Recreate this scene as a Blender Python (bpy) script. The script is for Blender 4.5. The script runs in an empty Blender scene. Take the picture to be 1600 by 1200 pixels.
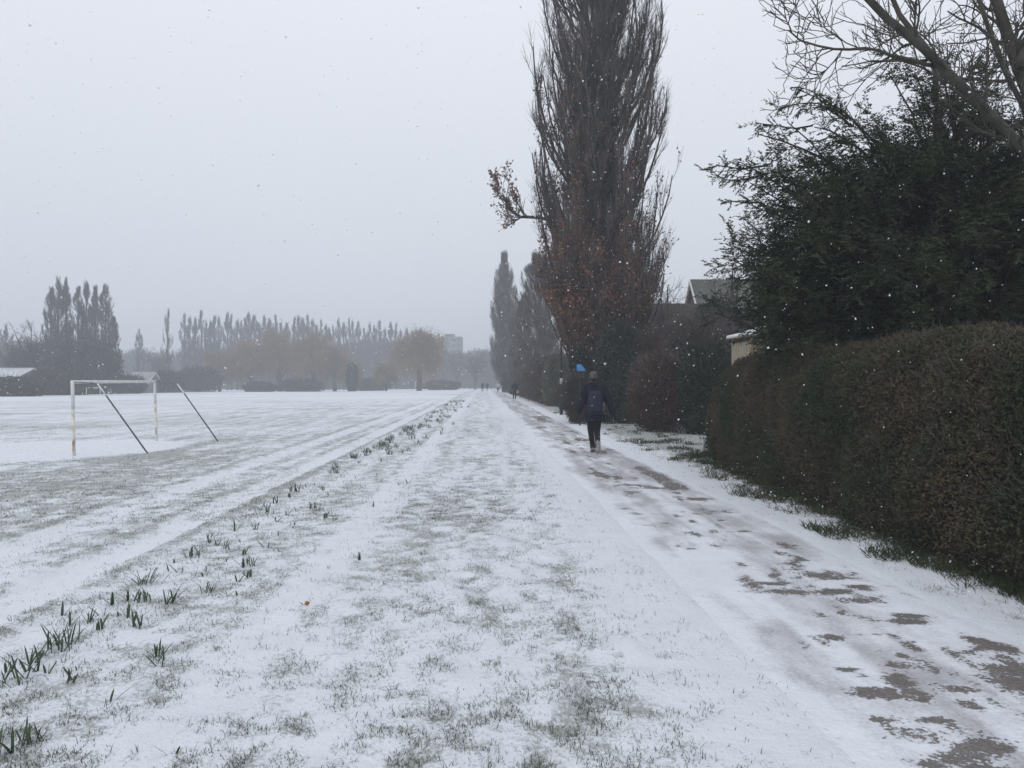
import bpy, math, random
import numpy as np
from mathutils import Vector
RS = np.random.RandomState
scene = bpy.context.scene
COL = scene.collection
F = 1290.0; HZ = 602.0; CH = 1.5          # focal length in photo pixels, horizon row, eye height
# ------------------------------------------------------------------ noise
def _h(ix, iy, s):
    n = (ix.astype(np.int64) * 374761393 + iy.astype(np.int64) * 668265263 + s * 974634777) & 0xffffffff
    n = ((n ^ (n >> 13)) * 1274126177) & 0xffffffff
    n = (n ^ (n >> 16)) & 0xffffffff
    return n / 4294967295.0
def vnoise(x, y, s=0):
    x = np.asarray(x, float); y = np.asarray(y, float)
    ix = np.floor(x); iy = np.floor(y); fx = x - ix; fy = y - iy
    fx = fx * fx * (3 - 2 * fx); fy = fy * fy * (3 - 2 * fy)
    a = _h(ix, iy, s); b = _h(ix + 1, iy, s); c = _h(ix, iy + 1, s); d = _h(ix + 1, iy + 1, s)
    return (a * (1 - fx) + b * fx) * (1 - fy) + (c * (1 - fx) + d * fx) * fy
def fbm(x, y, s=0, o=4):
    t = 0; a = .5; n = 0
    for i in range(o):
        t = t + a * vnoise(np.asarray(x) * 2 ** i + 17.3 * i, np.asarray(y) * 2 ** i - 9.1 * i, s + i); n += a; a *= .5
    return t / n
def sst(a, b, x):
    t = np.clip((np.asarray(x, float) - a) / (b - a), 0, 1); return t * t * (3 - 2 * t)
def band(x, c, w, soft):
    return 1 - sst(w, w + soft, np.abs(x - c))
# ------------------------------------------------------------------ ground functions
SL = .035
PL, PR = 1.30, 3.30
def U(x, y): return np.asarray(x) + SL * np.asarray(y)
def base_z(x, y):
    u = U(x, y)
    return .3 * sst(15, 130, y) * sst(-40, -8, u)
def bumps(x, y):
    u = U(x, y)
    m = 1 - band(u, (PL + PR) / 2, (PR - PL) / 2 - .30, .5)
    near = 1 - sst(14, 40, y)
    h = .05 * (fbm(x * .7, y * .7, 5) - .5) + .018 * (fbm(x * 5, y * 5, 6) - .5)
    tr = band(u, .3, .45, .3) + .5 * band(u, -.55, .3, .3)
    h = h + (.25 + tr) * .06 * (fbm(x * 5.5, y * 3.6, 8, 3) - .5)
    h = h - .025 * (band(u, -3.25, .13, .12) + band(u, -4.35, .13, .12))
    h = h + .02 * band(u, -2.92, .04, .08) + .12 * sst(3.75, 4.6, u) * (fbm(x * 1.5, y * 1.5, 9) - .2) * (1 - sst(60, 120, y))
    return h * m * near - .03 * band(u, (PL + PR) / 2, (PR - PL) / 2 - .35, .25)
def gz(x, y): return base_z(x, y) + bumps(x, y)
def grassiness(x, y):
    u = U(x, y)
    n1 = fbm(x * .9, y * .9, 21); n2 = fbm(x * 3.2, y * 3.2, 22); nl = fbm(x * .16, y * .3, 23)
    st = fbm(u * 3.6, y * .30, 24, 3) - .5; print_shade = .5 - fbm(x * 5.5, y * 3.6, 8, 3)  # hollows take more grass tone, standing in for shade inside the prints
    trd = band(u, .3, .5, .4) + .6 * band(u, -.55, .3, .3)
    n3 = fbm(x * 8.5, y * 7, 26, 2)
    v = .19 + .09 * sst(5, 11, y) + .10 * (n1 - .5) + .12 * (n2 - .5) + .75 * (n3 - .5) + .55 * st + (.3 + .25 * trd) * print_shade
    verge = v + .085 + .05 * band(u + .5 * (n1 - .5), .3, .38, .45) * sst(.35, .6, n2 * .5 + n1 * .5) + .10 * band(u, -.6, .3, .3)
    verge = verge - .20 * band(u + .2 * (n1 - .5), -1.32, .06, .25) - .17 * band(u + .9 * (n1 - .5), 1.3, .16, .5)
    daff = v + .22
    field = v + .22 + .6 * (nl - .5) + .4 * (n2 - .5) * (1 - sst(15, 30, y))
    g = np.where(u > -1.5, verge, np.where(u > -2.95, daff, field))
    g = g - .28 * band(u + .25 * (n2 - .5), -3.25, .10, .22) - .26 * band(u + .3 * (n2 - .5), -4.35, .11, .25)
    g = g + .30 * band(u, -2.93, .04, .07) + .2 * band(u, -3.55, .05, .1) + .2 * band(u, -4.72, .06, .1) + .1 * band(u, -3.95, .1, .1)
    # goal mouth: bare white scrape, darker scuffed line beside it
    dx = x + 10.6; dy = y - 19.4
    g = g - 1.0 * (1 - sst(.75, 1.25, np.sqrt((dx / 2.4) ** 2 + (dy / 3.2) ** 2)))
    g = g + .24 * band(x + .03 * (y - 17), -7.75, .10, .35) * band(y, 20.0, 3.0, 1.5) + .22 * band(x, -7.2, .9, 1.2) * band(y, 15, 2.5, 3)
    right = v + .06 + .45 * sst(3.75, 4.4, u) + .2 * sst(20, 24, y) * sst(3.5, 4, u)
    right = np.where(u < 3.6, right - .2, right)
    g = np.where(u > PR - .1, right, g)
    g = g * (1 - .85 * band(u + .5 * (n2 - .5), (PL + PR) / 2, (PR - PL) / 2 - .1, .25))
    far = sst(40, 110, y) * (u < -3)
    g = g * (1 - far) + far * (.33 + 1.5 * (fbm(x * .03, y * .09, 31) - .5) - .25 * sst(120, 200, y))
    return np.clip(g, 0, 1)
# ------------------------------------------------------------------ mesh helpers
def mk(name, V, faces, mat=None, smooth=False, parent=None, attrs=None):
    V = np.asarray(V, np.float32).reshape(-1, 3)
    faces = [np.asarray(f, np.int32) for f in (faces if isinstance(faces, list) else [faces]) if len(f)]
    me = bpy.data.meshes.new(name)
    me.vertices.add(len(V)); me.vertices.foreach_set('co', V.ravel())
    li = np.concatenate([f.ravel() for f in faces]) if faces else np.zeros(0, np.int32)
    tot = np.concatenate([np.full(len(f), f.shape[1], np.int32) for f in faces])
    st = np.concatenate([[0], np.cumsum(tot)[:-1]]).astype(np.int32)
    me.loops.add(len(li)); me.loops.foreach_set('vertex_index', li)
    me.polygons.add(len(tot)); me.polygons.foreach_set('loop_start', st)
    if smooth: me.polygons.foreach_set('use_smooth', np.ones(len(tot), bool))
    for k, a in (attrs or {}).items():
        at = me.attributes.new(k, 'FLOAT', 'POINT'); at.data.foreach_set('value', np.asarray(a, np.float32))
    me.update(calc_edges=True)
    if mat: me.materials.append(mat)
    o = bpy.data.objects.new(name, me); COL.objects.link(o)
    if parent: o.parent = parent
    return o
class MB:
    def __init__(s): s.V = []; s.F = []; s.n = 0
    def add(s, V, Fs):
        V = np.asarray(V, float).reshape(-1, 3)
        for f in (Fs if isinstance(Fs, list) else [Fs]):
            if len(f): s.F.append(np.asarray(f, np.int64) + s.n)
        s.V.append(V); s.n += len(V); return s
    def build(s, name, mat, parent=None, smooth=False):
        ks = sorted(set(f.shape[1] for f in s.F))
        return mk(name, np.concatenate(s.V), [np.concatenate([f for f in s.F if f.shape[1] == k]) for k in ks], mat, smooth, parent)
    def box(s, c, d, rz=0, bev=0):
        c = np.array(c, float); x, y, z = np.array(d, float) / 2
        V = np.array([[-x, -y, -z], [x, -y, -z], [x, y, -z], [-x, y, -z], [-x, -y, z], [x, -y, z], [x, y, z], [-x, y, z]])
        R = np.array([[math.cos(rz), -math.sin(rz), 0], [math.sin(rz), math.cos(rz), 0], [0, 0, 1]])
        return s.add(V @ R.T + c, np.array([[0, 3, 2, 1], [4, 5, 6, 7], [0, 1, 5, 4], [1, 2, 6, 5], [2, 3, 7, 6], [3, 0, 4, 7]]))
    def tube(s, P, R, sides=8):
        P = np.asarray(P, float); R = np.broadcast_to(np.asarray(R, float), (len(P),))
        V, Fq = tubes(P[None], R[None], sides, cap=True); return s.add(V, Fq)
def unit(v): return v / (np.linalg.norm(v, axis=-1, keepdims=True) + 1e-9)
def tubes(P, R, sides=3, cap=False):
    N, k, _ = P.shape
    T = unit(np.gradient(P, axis=1))
    ref = np.array([.31, .52, .13]) + 0 * T[:, :1]
    ref = np.where(np.abs((unit(ref) * T[:, :1]).sum(-1, keepdims=True)) > .93, np.array([-.6, .1, .7]), ref)
    A = unit(np.cross(T, np.broadcast_to(ref, T.shape))); B = np.cross(T, A)
    a = np.arange(sides) * 2 * math.pi / sides
    V = P[:, :, None] + R[:, :, None, None] * (np.cos(a)[:, None] * A[:, :, None] + np.sin(a)[:, None] * B[:, :, None])
    idx = np.arange(N * k * sides).reshape(N, k, sides)
    q = np.stack([idx[:, :-1], np.roll(idx, -1, 2)[:, :-1], np.roll(idx, -1, 2)[:, 1:], idx[:, 1:]], -1).reshape(-1, 4)
    Fs = [q]
    if cap: Fs.append(np.concatenate([idx[:, 0, ::-1], idx[:, -1]]))
    return V.reshape(-1, 3), Fs
def grow(P, R, n, t0, t1, L, ang, up, k, rs, rr=.6, wig=.12, tipr=.4, tl=.5, rmin=0.0):
    """children branches along parent polylines"""
    N, kp, _ = P.shape
    t = rs.uniform(t0, t1, (N, n)); f = t * (kp - 1); i = np.minimum(f.astype(int), kp - 2); w = (f - i)[..., None]
    ar = np.arange(N)[:, None]
    B = P[ar, i] * (1 - w) + P[ar, i + 1] * w
    T = unit(P[ar, i + 1] - P[ar, i]); r = (R[ar, i] * (1 - w[..., 0]) + R[ar, i + 1] * w[..., 0]) * rr
    B = B.reshape(-1, 3); T = T.reshape(-1, 3); r = np.maximum(r.reshape(-1), rmin); M = len(B)
    pr = unit(np.cross(T, unit(rs.normal(size=(M, 3)))))
    a = np.radians(ang) * rs.uniform(.6, 1.4, (M, 1))
    d = np.cos(a) * T + np.sin(a) * pr
    ln = L * rs.uniform(.6, 1.25, M) * (1 - tl * t.reshape(-1))
    out = [B]
    for j in range(k - 1):
        d = unit(d + np.array([0, 0, up]) + wig * rs.normal(size=(M, 3)))
        out.append(out[-1] + d * (ln / (k - 1))[:, None])
    RR = r[:, None] * np.linspace(1, tipr, k)[None]
    return np.stack(out, 1), RR
def along(P, n, rs, t0=0., t1=1.):
    N, kp, _ = P.shape
    t = rs.uniform(t0, t1, (N, n)); f = t * (kp - 1); i = np.minimum(f.astype(int), kp - 2); w = (f - i)[..., None]
    ar = np.arange(N)[:, None]
    return (P[ar, i] * (1 - w) + P[ar, i + 1] * w).reshape(-1, 3), unit(P[ar, i + 1] - P[ar, i]).reshape(-1, 3)
def leaves(P, D, L, W, rs, jit=.5):
    """diamond leaf quads at P pointing along D"""
    N = len(P); L = np.broadcast_to(L, (N,))[:, None] * rs.uniform(.6, 1.3, (N, 1)); W = np.broadcast_to(W, (N,))[:, None]
    D = unit(D + jit * rs.normal(size=(N, 3))); S = unit(np.cross(D, unit(rs.normal(size=(N, 3)))))
    nn = np.cross(D, S)
    V = np.stack([P, P + D * L * .5 + S * W * .5 + nn * L * .08, P + D * L, P + D * L * .5 - S * W * .5 + nn * L * .08], 1)
    return V.reshape(-1, 3), np.arange(N * 4).reshape(N, 4)
def tag(o, label=None, cat=None, group=None, kind=None):
    if label: o['label'] = label
    if cat: o['category'] = cat
    if group: o['group'] = group
    if kind: o['kind'] = kind
    return o
def empty(name, loc, label, cat, group=None, rz=0):
    o = bpy.data.objects.new(name, None); COL.objects.link(o); o.location = loc; o.rotation_euler = (0, 0, rz)
    o.empty_display_size = .1
    return tag(o, label, cat, group)
def dup(root, loc, scale=(1, 1, 1), rz=0, label=None, group=None):
    r = root.copy(); COL.objects.link(r); r.location = loc; r.scale = scale; r.rotation_euler = (0, 0, rz)
    if label: r['label'] = label
    if group: r['group'] = group
    for ch in [c for c in bpy.data.objects if c.parent == root]:
        c = ch.copy(); COL.objects.link(c); c.parent = r
        for g in [x for x in bpy.data.objects if x.parent == ch]:
            d = g.copy(); COL.objects.link(d); d.parent = c
    return r
def X(px, Y): return (px - 800) / F * Y
def Z(py, Y): return CH + (HZ - py) / F * Y
# ------------------------------------------------------------------ materials
def mat(name, cols, scale=3., rough=.8, spec=.2, detail=4, lo=.35, hi=.65, coord='Object', bump=0, bscale=40, stretch=None):
    m = bpy.data.materials.new(name); m.use_nodes = True
    nt = m.node_tree; b = nt.nodes['Principled BSDF']
    b.inputs['Roughness'].default_value = rough; b.inputs['Specular IOR Level'].default_value = spec
    tc = nt.nodes.new('ShaderNodeTexCoord'); src = tc.outputs[coord]
    if stretch:
        mp = nt.nodes.new('ShaderNodeMapping'); mp.inputs['Scale'].default_value = stretch; nt.links.new(src, mp.inputs[0]); src = mp.outputs[0]
    n = nt.nodes.new('ShaderNodeTexNoise'); n.inputs['Scale'].default_value = scale; n.inputs['Detail'].default_value = detail
    r = nt.nodes.new('ShaderNodeValToRGB')
    e = r.color_ramp.elements
    while len(e) < len(cols): e.new(.5)
    for i, c in enumerate(cols):
        e[i].position = lo + (hi - lo) * i / max(1, len(cols) - 1); e[i].color = (*c, 1)
    nt.links.new(src, n.inputs['Vector']); nt.links.new(n.outputs['Fac'], r.inputs[0]); nt.links.new(r.outputs[0], b.inputs['Base Color'])
    if bump:
        n2 = nt.nodes.new('ShaderNodeTexNoise'); n2.inputs['Scale'].default_value = bscale
        bp = nt.nodes.new('ShaderNodeBump'); bp.inputs['Strength'].default_value = bump; bp.inputs['Distance'].default_value = .02
        nt.links.new(src, n2.inputs['Vector']); nt.links.new(n2.outputs['Fac'], bp.inputs['Height']); nt.links.new(bp.outputs[0], b.inputs['Normal'])
    return m
M = {}
M['bark'] = mat('bark', [(.028, .025, .023), (.065, .058, .052)], 8, bump=.5, stretch=(1, 1, .25))
M['twig'] = mat('twig', [(.055, .048, .043), (.15, .13, .118)], .9, detail=6, lo=.4, hi=.6)
M['far_twig'] = mat('far_twig', [(.055, .05, .05), (.085, .078, .075)], 2)
M['ash_bark'] = mat('ash_bark', [(.05, .049, .038), (.10, .096, .078)], 7, bump=.5, stretch=(1, 1, .4))
M['dead_leaf'] = mat('dead_leaf', [(.09, .045, .03), (.19, .09, .055), (.26, .125, .075)], 1.7)
M['ivy'] = mat('ivy_leaf', [(.012, .02, .012), (.03, .045, .025)], 2.5, rough=.55, spec=.3)
M['yew'] = mat('yew_needles', [(.018, .032, .017), (.04, .056, .028), (.065, .078, .04)], 1.6, rough=.6)
M['hedge'] = mat('hedge_leaf', [(.034, .052, .023), (.052, .058, .030), (.074, .065, .038), (.10, .079, .048)], 1.15, rough=.7, lo=.36, hi=.64, detail=6)
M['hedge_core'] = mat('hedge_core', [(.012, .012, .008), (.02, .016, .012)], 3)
M['brown'] = mat('brown_shrub', [(.04, .028, .022), (.075, .048, .038)], 1.5)
M['rust'] = mat('rust_shrub', [(.045, .028, .02), (.10, .05, .035)], 1.2)
M['green'] = mat('green_shrub', [(.075, .085, .055), (.12, .13, .08)], 1.5)
M['dkgreen'] = mat('dark_green_shrub', [(.014, .024, .014), (.032, .044, .024)], 1.6)
M['yellow'] = mat('yellow_shrub', [(.20, .16, .03), (.34, .27, .06)], 1.5)
M['willow'] = mat('willow_twig', [(.20, .145, .068), (.31, .23, .112)], .6)
M['willow_bark'] = mat('willow_bark', [(.05, .045, .038), (.08, .07, .06)], 3)
M['blade'] = mat('grass_blade', [(.07, .08, .055), (.15, .16, .115)], 4)
M['tuft'] = mat('grass_tuft', [(.03, .042, .02), (.075, .085, .045)], 4)
M['daff'] = mat('daffodil_leaf', [(.03, .055, .028), (.07, .105, .05)], 9, rough=.5, spec=.35)
M['litter'] = mat('orange_leaf', [(.28, .11, .03), (.38, .17, .05)], 30)
M['snow'] = mat('snow_cap', [(.80, .82, .86), (.86, .88, .91)], 4)
M['flake'] = mat('snow_flake', [(.88, .89, .92), (.92, .93, .95)], 4)
M['white'] = mat('white_paint', [(.62, .62, .60), (.78, .78, .77)], 5, rough=.5)
M['rusty_white'] = mat('rusty_white_paint', [(.30, .20, .12), (.55, .47, .36), (.74, .73, .70)], 6, rough=.6, lo=.3, hi=.55, stretch=(2, 2, .8))
M['steel'] = mat('dull_steel', [(.07, .07, .075), (.14, .14, .15)], 6, rough=.5)
M['dull_paint'] = mat('dull_paint', [(.17, .17, .18), (.24, .24, .25)], 6)
M['black'] = mat('black_paint', [(.012, .012, .013), (.02, .02, .022)], 9, rough=.5)
M['navy'] = mat('navy_coat', [(.008, .010, .019), (.016, .020, .038)], 6, rough=.9, bump=.3, bscale=30)
M['pack'] = mat('navy_backpack', [(.013, .017, .033), (.023, .030, .056)], 12, rough=.7)
M['trouser'] = mat('black_trousers', [(.007, .007, .009), (.014, .014, .017)], 12, rough=.9)
M['hat'] = mat('grey_knit', [(.05, .055, .055), (.16, .17, .175)], 14, rough=.95, bump=.5, bscale=120)
M['skin'] = mat('skin', [(.42, .26, .20), (.50, .32, .25)], 9, rough=.55)
M['hair'] = mat('hair', [(.02, .014, .01), (.045, .03, .02)], 30, rough=.6)
M['glove'] = mat('dark_glove', [(.012, .012, .014), (.022, .022, .025)], 20, rough=.9)
M['sole'] = mat('grey_sole', [(.22, .21, .21), (.40, .39, .40)], 16, rough=.8)
M['dkboot'] = mat('dark_boot', [(.012, .011, .011), (.025, .022, .02)], 16, rough=.6)
M['pale'] = mat('pale_jacket', [(.45, .44, .43), (.60, .59, .58)], 8, rough=.85)
M['eye'] = mat('eye', [(.6, .6, .6), (.7, .7, .7)], 3, rough=.3)
M['rooftile'] = mat('roof_tile', [(.10, .11, .095), (.155, .16, .14)], 5, bump=.4, stretch=(1, 1, 5))
M['redbrick'] = mat('red_brick', [(.20, .09, .07), (.28, .14, .10)], 9, bump=.3)
M['render'] = mat('pale_render', [(.42, .40, .37), (.5, .48, .45)], 4)
M['glass'] = mat('window_glass', [(.03, .035, .04), (.06, .065, .07)], 2, rough=.1, spec=.5)
M['fencewood'] = mat('tan_fence_wood', [(.26, .235, .175), (.38, .345, .26)], 5, stretch=(6, 6, .6), bump=.3)
M['postwood'] = mat('fence_post_wood', [(.20, .15, .09), (.28, .21, .13)], 5, stretch=(6, 6, .6), bump=.3)
M['frosted_roof'] = mat('frosted_roof', [(.34, .35, .36), (.50, .51, .53)], .8)
M['brownfence'] = mat('brown_fence_wood', [(.07, .042, .032), (.12, .07, .05)], 5, stretch=(6, 6, .6))
M['blue'] = mat('blue_plastic', [(.05, .20, .46), (.09, .29, .58)], 6, rough=.4)
M['concrete'] = mat('grey_concrete', [(.12, .12, .12), (.17, .17, .17)], .3)
M['darkwood'] = mat('dark_board', [(.04, .035, .03), (.07, .06, .05)], 3)

def node_math(nt, op, a, b=None, c=None, clamp=False):
    n = nt.nodes.new('ShaderNodeMath'); n.operation = op; n.use_clamp = clamp
    for i, v in enumerate((a, b, c)):
        if v is None: continue
        if isinstance(v, (int, float)): n.inputs[i].default_value = v
        else: nt.links.new(v, n.inputs[i])
    return n.outputs[0]
def snow_ground_mat():
    m = bpy.data.materials.new('snowy_grass'); m.use_nodes = True; nt = m.node_tree; b = nt.nodes['Principled BSDF']
    b.inputs['Roughness'].default_value = .75; b.inputs['Specular IOR Level'].default_value = .15
    tc = nt.nodes.new('ShaderNodeTexCoord')
    at = nt.nodes.new('ShaderNodeAttribute'); at.attribute_name = 'grass'
    def noise(sc, det=3, st=None):
        n = nt.nodes.new('ShaderNodeTexNoise'); n.inputs['Scale'].default_value = sc; n.inputs['Detail'].default_value = det
        n.inputs['Roughness'].default_value = .7
        if st:
            mp = nt.nodes.new('ShaderNodeMapping'); mp.inputs['Scale'].default_value = st; nt.links.new(tc.outputs['Object'], mp.inputs[0]); nt.links.new(mp.outputs[0], n.inputs['Vector'])
        else: nt.links.new(tc.outputs['Object'], n.inputs['Vector'])
        return n.outputs['Fac']
    fine = noise(38, 4, (1, .75, 1)); mid = noise(7, 4); hair = noise(150, 2, (1, .3, 1))
    s = node_math(nt, 'MULTIPLY', fine, .55)
    s = node_math(nt, 'MULTIPLY_ADD', mid, .25, s)
    s = node_math(nt, 'MULTIPLY_ADD', hair, .20, s)              # ~0.5 mean
    s = node_math(nt, 'ADD', s, node_math(nt, 'MULTIPLY_ADD', at.outputs['Fac'], .34, -.155))
    mr = nt.nodes.new('ShaderNodeMapRange'); mr.interpolation_type = 'SMOOTHSTEP'
    mr.inputs['From Min'].default_value = .455; mr.inputs['From Max'].default_value = .63
    nt.links.new(s, mr.inputs['Value'])
    gr = nt.nodes.new('ShaderNodeValToRGB'); gr.color_ramp.elements[0].position = .35; gr.color_ramp.elements[0].color = (.17, .18, .155, 1)
    gr.color_ramp.elements[1].position = .7; gr.color_ramp.elements[1].color = (.34, .35, .32, 1); nt.links.new(noise(11, 3), gr.inputs[0])
    sn = nt.nodes.new('ShaderNodeValToRGB'); sn.color_ramp.elements[0].position = .3; sn.color_ramp.elements[0].color = (.76, .785, .835, 1)
    sn.color_ramp.elements[1].position = .7; sn.color_ramp.elements[1].color = (.82, .845, .895, 1); nt.links.new(noise(2.5, 3), sn.inputs[0])
    mx = nt.nodes.new('ShaderNodeMix'); mx.data_type = 'RGBA'
    nt.links.new(node_math(nt, 'MULTIPLY', mr.outputs[0], .70), mx.inputs[0]); nt.links.new(sn.outputs[0], mx.inputs[6]); nt.links.new(gr.outputs[0], mx.inputs[7])
    nt.links.new(mx.outputs[2], b.inputs['Base Color'])
    bp = nt.nodes.new('ShaderNodeBump'); bp.inputs['Strength'].default_value = .75; bp.inputs['Distance'].default_value = .035
    hgt = node_math(nt, 'ADD', node_math(nt, 'MULTIPLY', fine, .6), mid)
    nt.links.new(hgt, bp.inputs['Height']); nt.links.new(bp.outputs[0], b.inputs['Normal'])
    return m
def path_mat():
    m = bpy.data.materials.new('snowy_tarmac'); m.use_nodes = True; nt = m.node_tree; b = nt.nodes['Principled BSDF']
    tc = nt.nodes.new('ShaderNodeTexCoord')
    def attr(n):
        a = nt.nodes.new('ShaderNodeAttribute'); a.attribute_name = n; return a.outputs['Fac']
    def noise(sc, det=4, st=None):
        n = nt.nodes.new('ShaderNodeTexNoise'); n.inputs['Scale'].default_value = sc; n.inputs['Detail'].default_value = det; n.inputs['Roughness'].default_value = .62
        mp = nt.nodes.new('ShaderNodeMapping'); mp.inputs['Scale'].default_value = st or (1, 1, 1); nt.links.new(tc.outputs['Object'], mp.inputs[0]); nt.links.new(mp.outputs[0], n.inputs['Vector'])
        return n.outputs['Fac']
    n1 = noise(9, 5); n2 = noise(45, 3); n3 = noise(2.2, 4)
    nn = node_math(nt, 'MULTIPLY_ADD', n2, .5, node_math(nt, 'MULTIPLY', n1, .5))
    e = node_math(nt, 'ADD', attr('bare'), node_math(nt, 'MULTIPLY_ADD', nn, 2.1, -1.05))
    mr = nt.nodes.new('ShaderNodeMapRange'); mr.interpolation_type = 'SMOOTHSTEP'; mr.inputs['From Min'].default_value = .50; mr.inputs['From Max'].default_value = .66
    nt.links.new(e, mr.inputs['Value'])
    e2 = node_math(nt, 'ADD', attr('slush'), node_math(nt, 'MULTIPLY_ADD', nn, 1.4, -.7))
    mr2 = nt.nodes.new('ShaderNodeMapRange'); mr2.interpolation_type = 'SMOOTHSTEP'; mr2.inputs['From Min'].default_value = .15; mr2.inputs['From Max'].default_value = .95
    nt.links.new(e2, mr2.inputs['Value'])
    def ramp(c0, c1, src, p0=.3, p1=.7):
        r = nt.nodes.new('ShaderNodeValToRGB'); r.color_ramp.elements[0].color = (*c0, 1); r.color_ramp.elements[1].color = (*c1, 1)
        r.color_ramp.elements[0].position = p0; r.color_ramp.elements[1].position = p1; nt.links.new(src, r.inputs[0]); return r.outputs[0]
    def mix(f, a, c):
        x = nt.nodes.new('ShaderNodeMix'); x.data_type = 'RGBA'; nt.links.new(f, x.inputs[0]); nt.links.new(a, x.inputs[6]); nt.links.new(c, x.inputs[7]); return x.outputs[2]
    snow = ramp((.755, .78, .83), (.82, .845, .895), n3)
    slush = ramp((.27, .255, .26), (.50, .50, .53), n1)
    tar = ramp((.12, .108, .10), (.24, .22, .205), n2)
    c = mix(node_math(nt, 'MULTIPLY', mr2.outputs[0], .85), snow, slush); c = mix(mr.outputs[0], c, tar)
    nt.links.new(c, b.inputs['Base Color'])
    b.inputs['Specular IOR Level'].default_value = .2
    rg = node_math(nt, 'MULTIPLY_ADD', mr.outputs[0], -.2, .75); nt.links.new(rg, b.inputs['Roughness'])
    bp = nt.nodes.new('ShaderNodeBump'); bp.inputs['Strength'].default_value = .75; bp.inputs['Distance'].default_value = .035
    hh = node_math(nt, 'SUBTRACT', node_math(nt, 'MULTIPLY', attr('rough'), node_math(nt, 'MULTIPLY_ADD', noise(38, 4, (1, .75, 1)), .6, noise(7, 4))), node_math(nt, 'MULTIPLY', mr.outputs[0], .5))
    nt.links.new(hh, bp.inputs['Height']); nt.links.new(bp.outputs[0], b.inputs['Normal'])
    return m
# ------------------------------------------------------------------ ground + path
def grid(xs, ys, zf):
    XX, YY = np.meshgrid(xs, ys); V = np.stack([XX, YY, zf(XX, YY)], -1).reshape(-1, 3)
    nx, ny = len(xs), len(ys); i = np.arange(nx * ny).reshape(ny, nx)
    return V, np.stack([i[:-1, :-1], i[:-1, 1:], i[1:, 1:], i[1:, :-1]], -1).reshape(-1, 4)
def steps(a, b, s0, g):
    out = [a]; 
    while out[-1] < b: out.append(out[-1] + max(s0, abs(out[-1]) * g))
    return np.array(out)
xp = steps(5.0, 720, .05, .02); xm = -steps(5.0, 720, .05, .012)[::-1]
xs = np.concatenate([xm[:-1], np.arange(-5, 5, .04), xp])
ys = np.concatenate([-steps(3, 720, .4, .15)[::-1][:-1], np.arange(-3, 2, .2), steps(2.0, 720, .025, .0085)])
V, Fq = grid(xs, ys, gz)
gobj = mk('ground', V, Fq, snow_ground_mat(), True, None, {'grass': grassiness(V[:, 0], V[:, 1])}); tag(gobj, kind='structure')
us = np.linspace(PL - .2, PR + .2, 96); yp = np.concatenate([np.arange(-25, 2.4, .3), steps(2.4, 260, .018, .006)])
PATCH = [(1400, 1150, .19, .09), (1440, 1195, .30, .10), (1375, 1125, .09, .05), (1500, 1185, .12, .06), (1195, 912, .17, .07), (1255, 926, .22, .07), (1310, 925, .2, .07), (1350, 920, .1, .1), (1410, 915, .14, .07), (1590, 1045, .14, .17),
         (1615, 1070, .18, .2), (1405, 1065, .07, .12), (1430, 1085, .05, .12), (1365, 1082, .10, .05), (1390, 1090, .1, .05), (1330, 1048, .05, .03), (1270, 995, .09, .03), (1350, 993, .1, .03), (1300, 997, .07, .05), (1420, 972, .14, .06),
         (1545, 1012, .12, .12), (1520, 1000, .05, .1), (1500, 1080, .1, .05), (1555, 1170, .11, .04), (1450, 1128, .07, .03), (1530, 1165, .1, .05), (1345, 940, .12, .08), (1430, 965, .1, .07),
         (965, 772, .28, .25), (985, 775, .2, .2), (975, 795, .3, .15), (1000, 803, .2, .14), (1065, 850, .15, .07), (1085, 858, .1, .06), (1070, 842, .1, .05), (910, 742, .2, .15), (930, 740, .2, .15), (915, 750, .15, .1),
         (1130, 800, .4, .3), (1065, 760, .5, .5), (1030, 745, .3, .5), (1100, 780, .4, .35), (1010, 822, .14, .1), (1030, 826, .16, .1), (1200, 852, .35, .2), (1160, 830, .2, .2), (1240, 858, .3, .2), (1300, 900, .2, .14), (960, 705, .5, .9), (1000, 720, .3, .6), (900, 690, .4, .8), (930, 672, .5, 1.2), (880, 668, .4, 1.2), (850, 655, .4, 1.5), (975, 700, .4, .6)]
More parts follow.
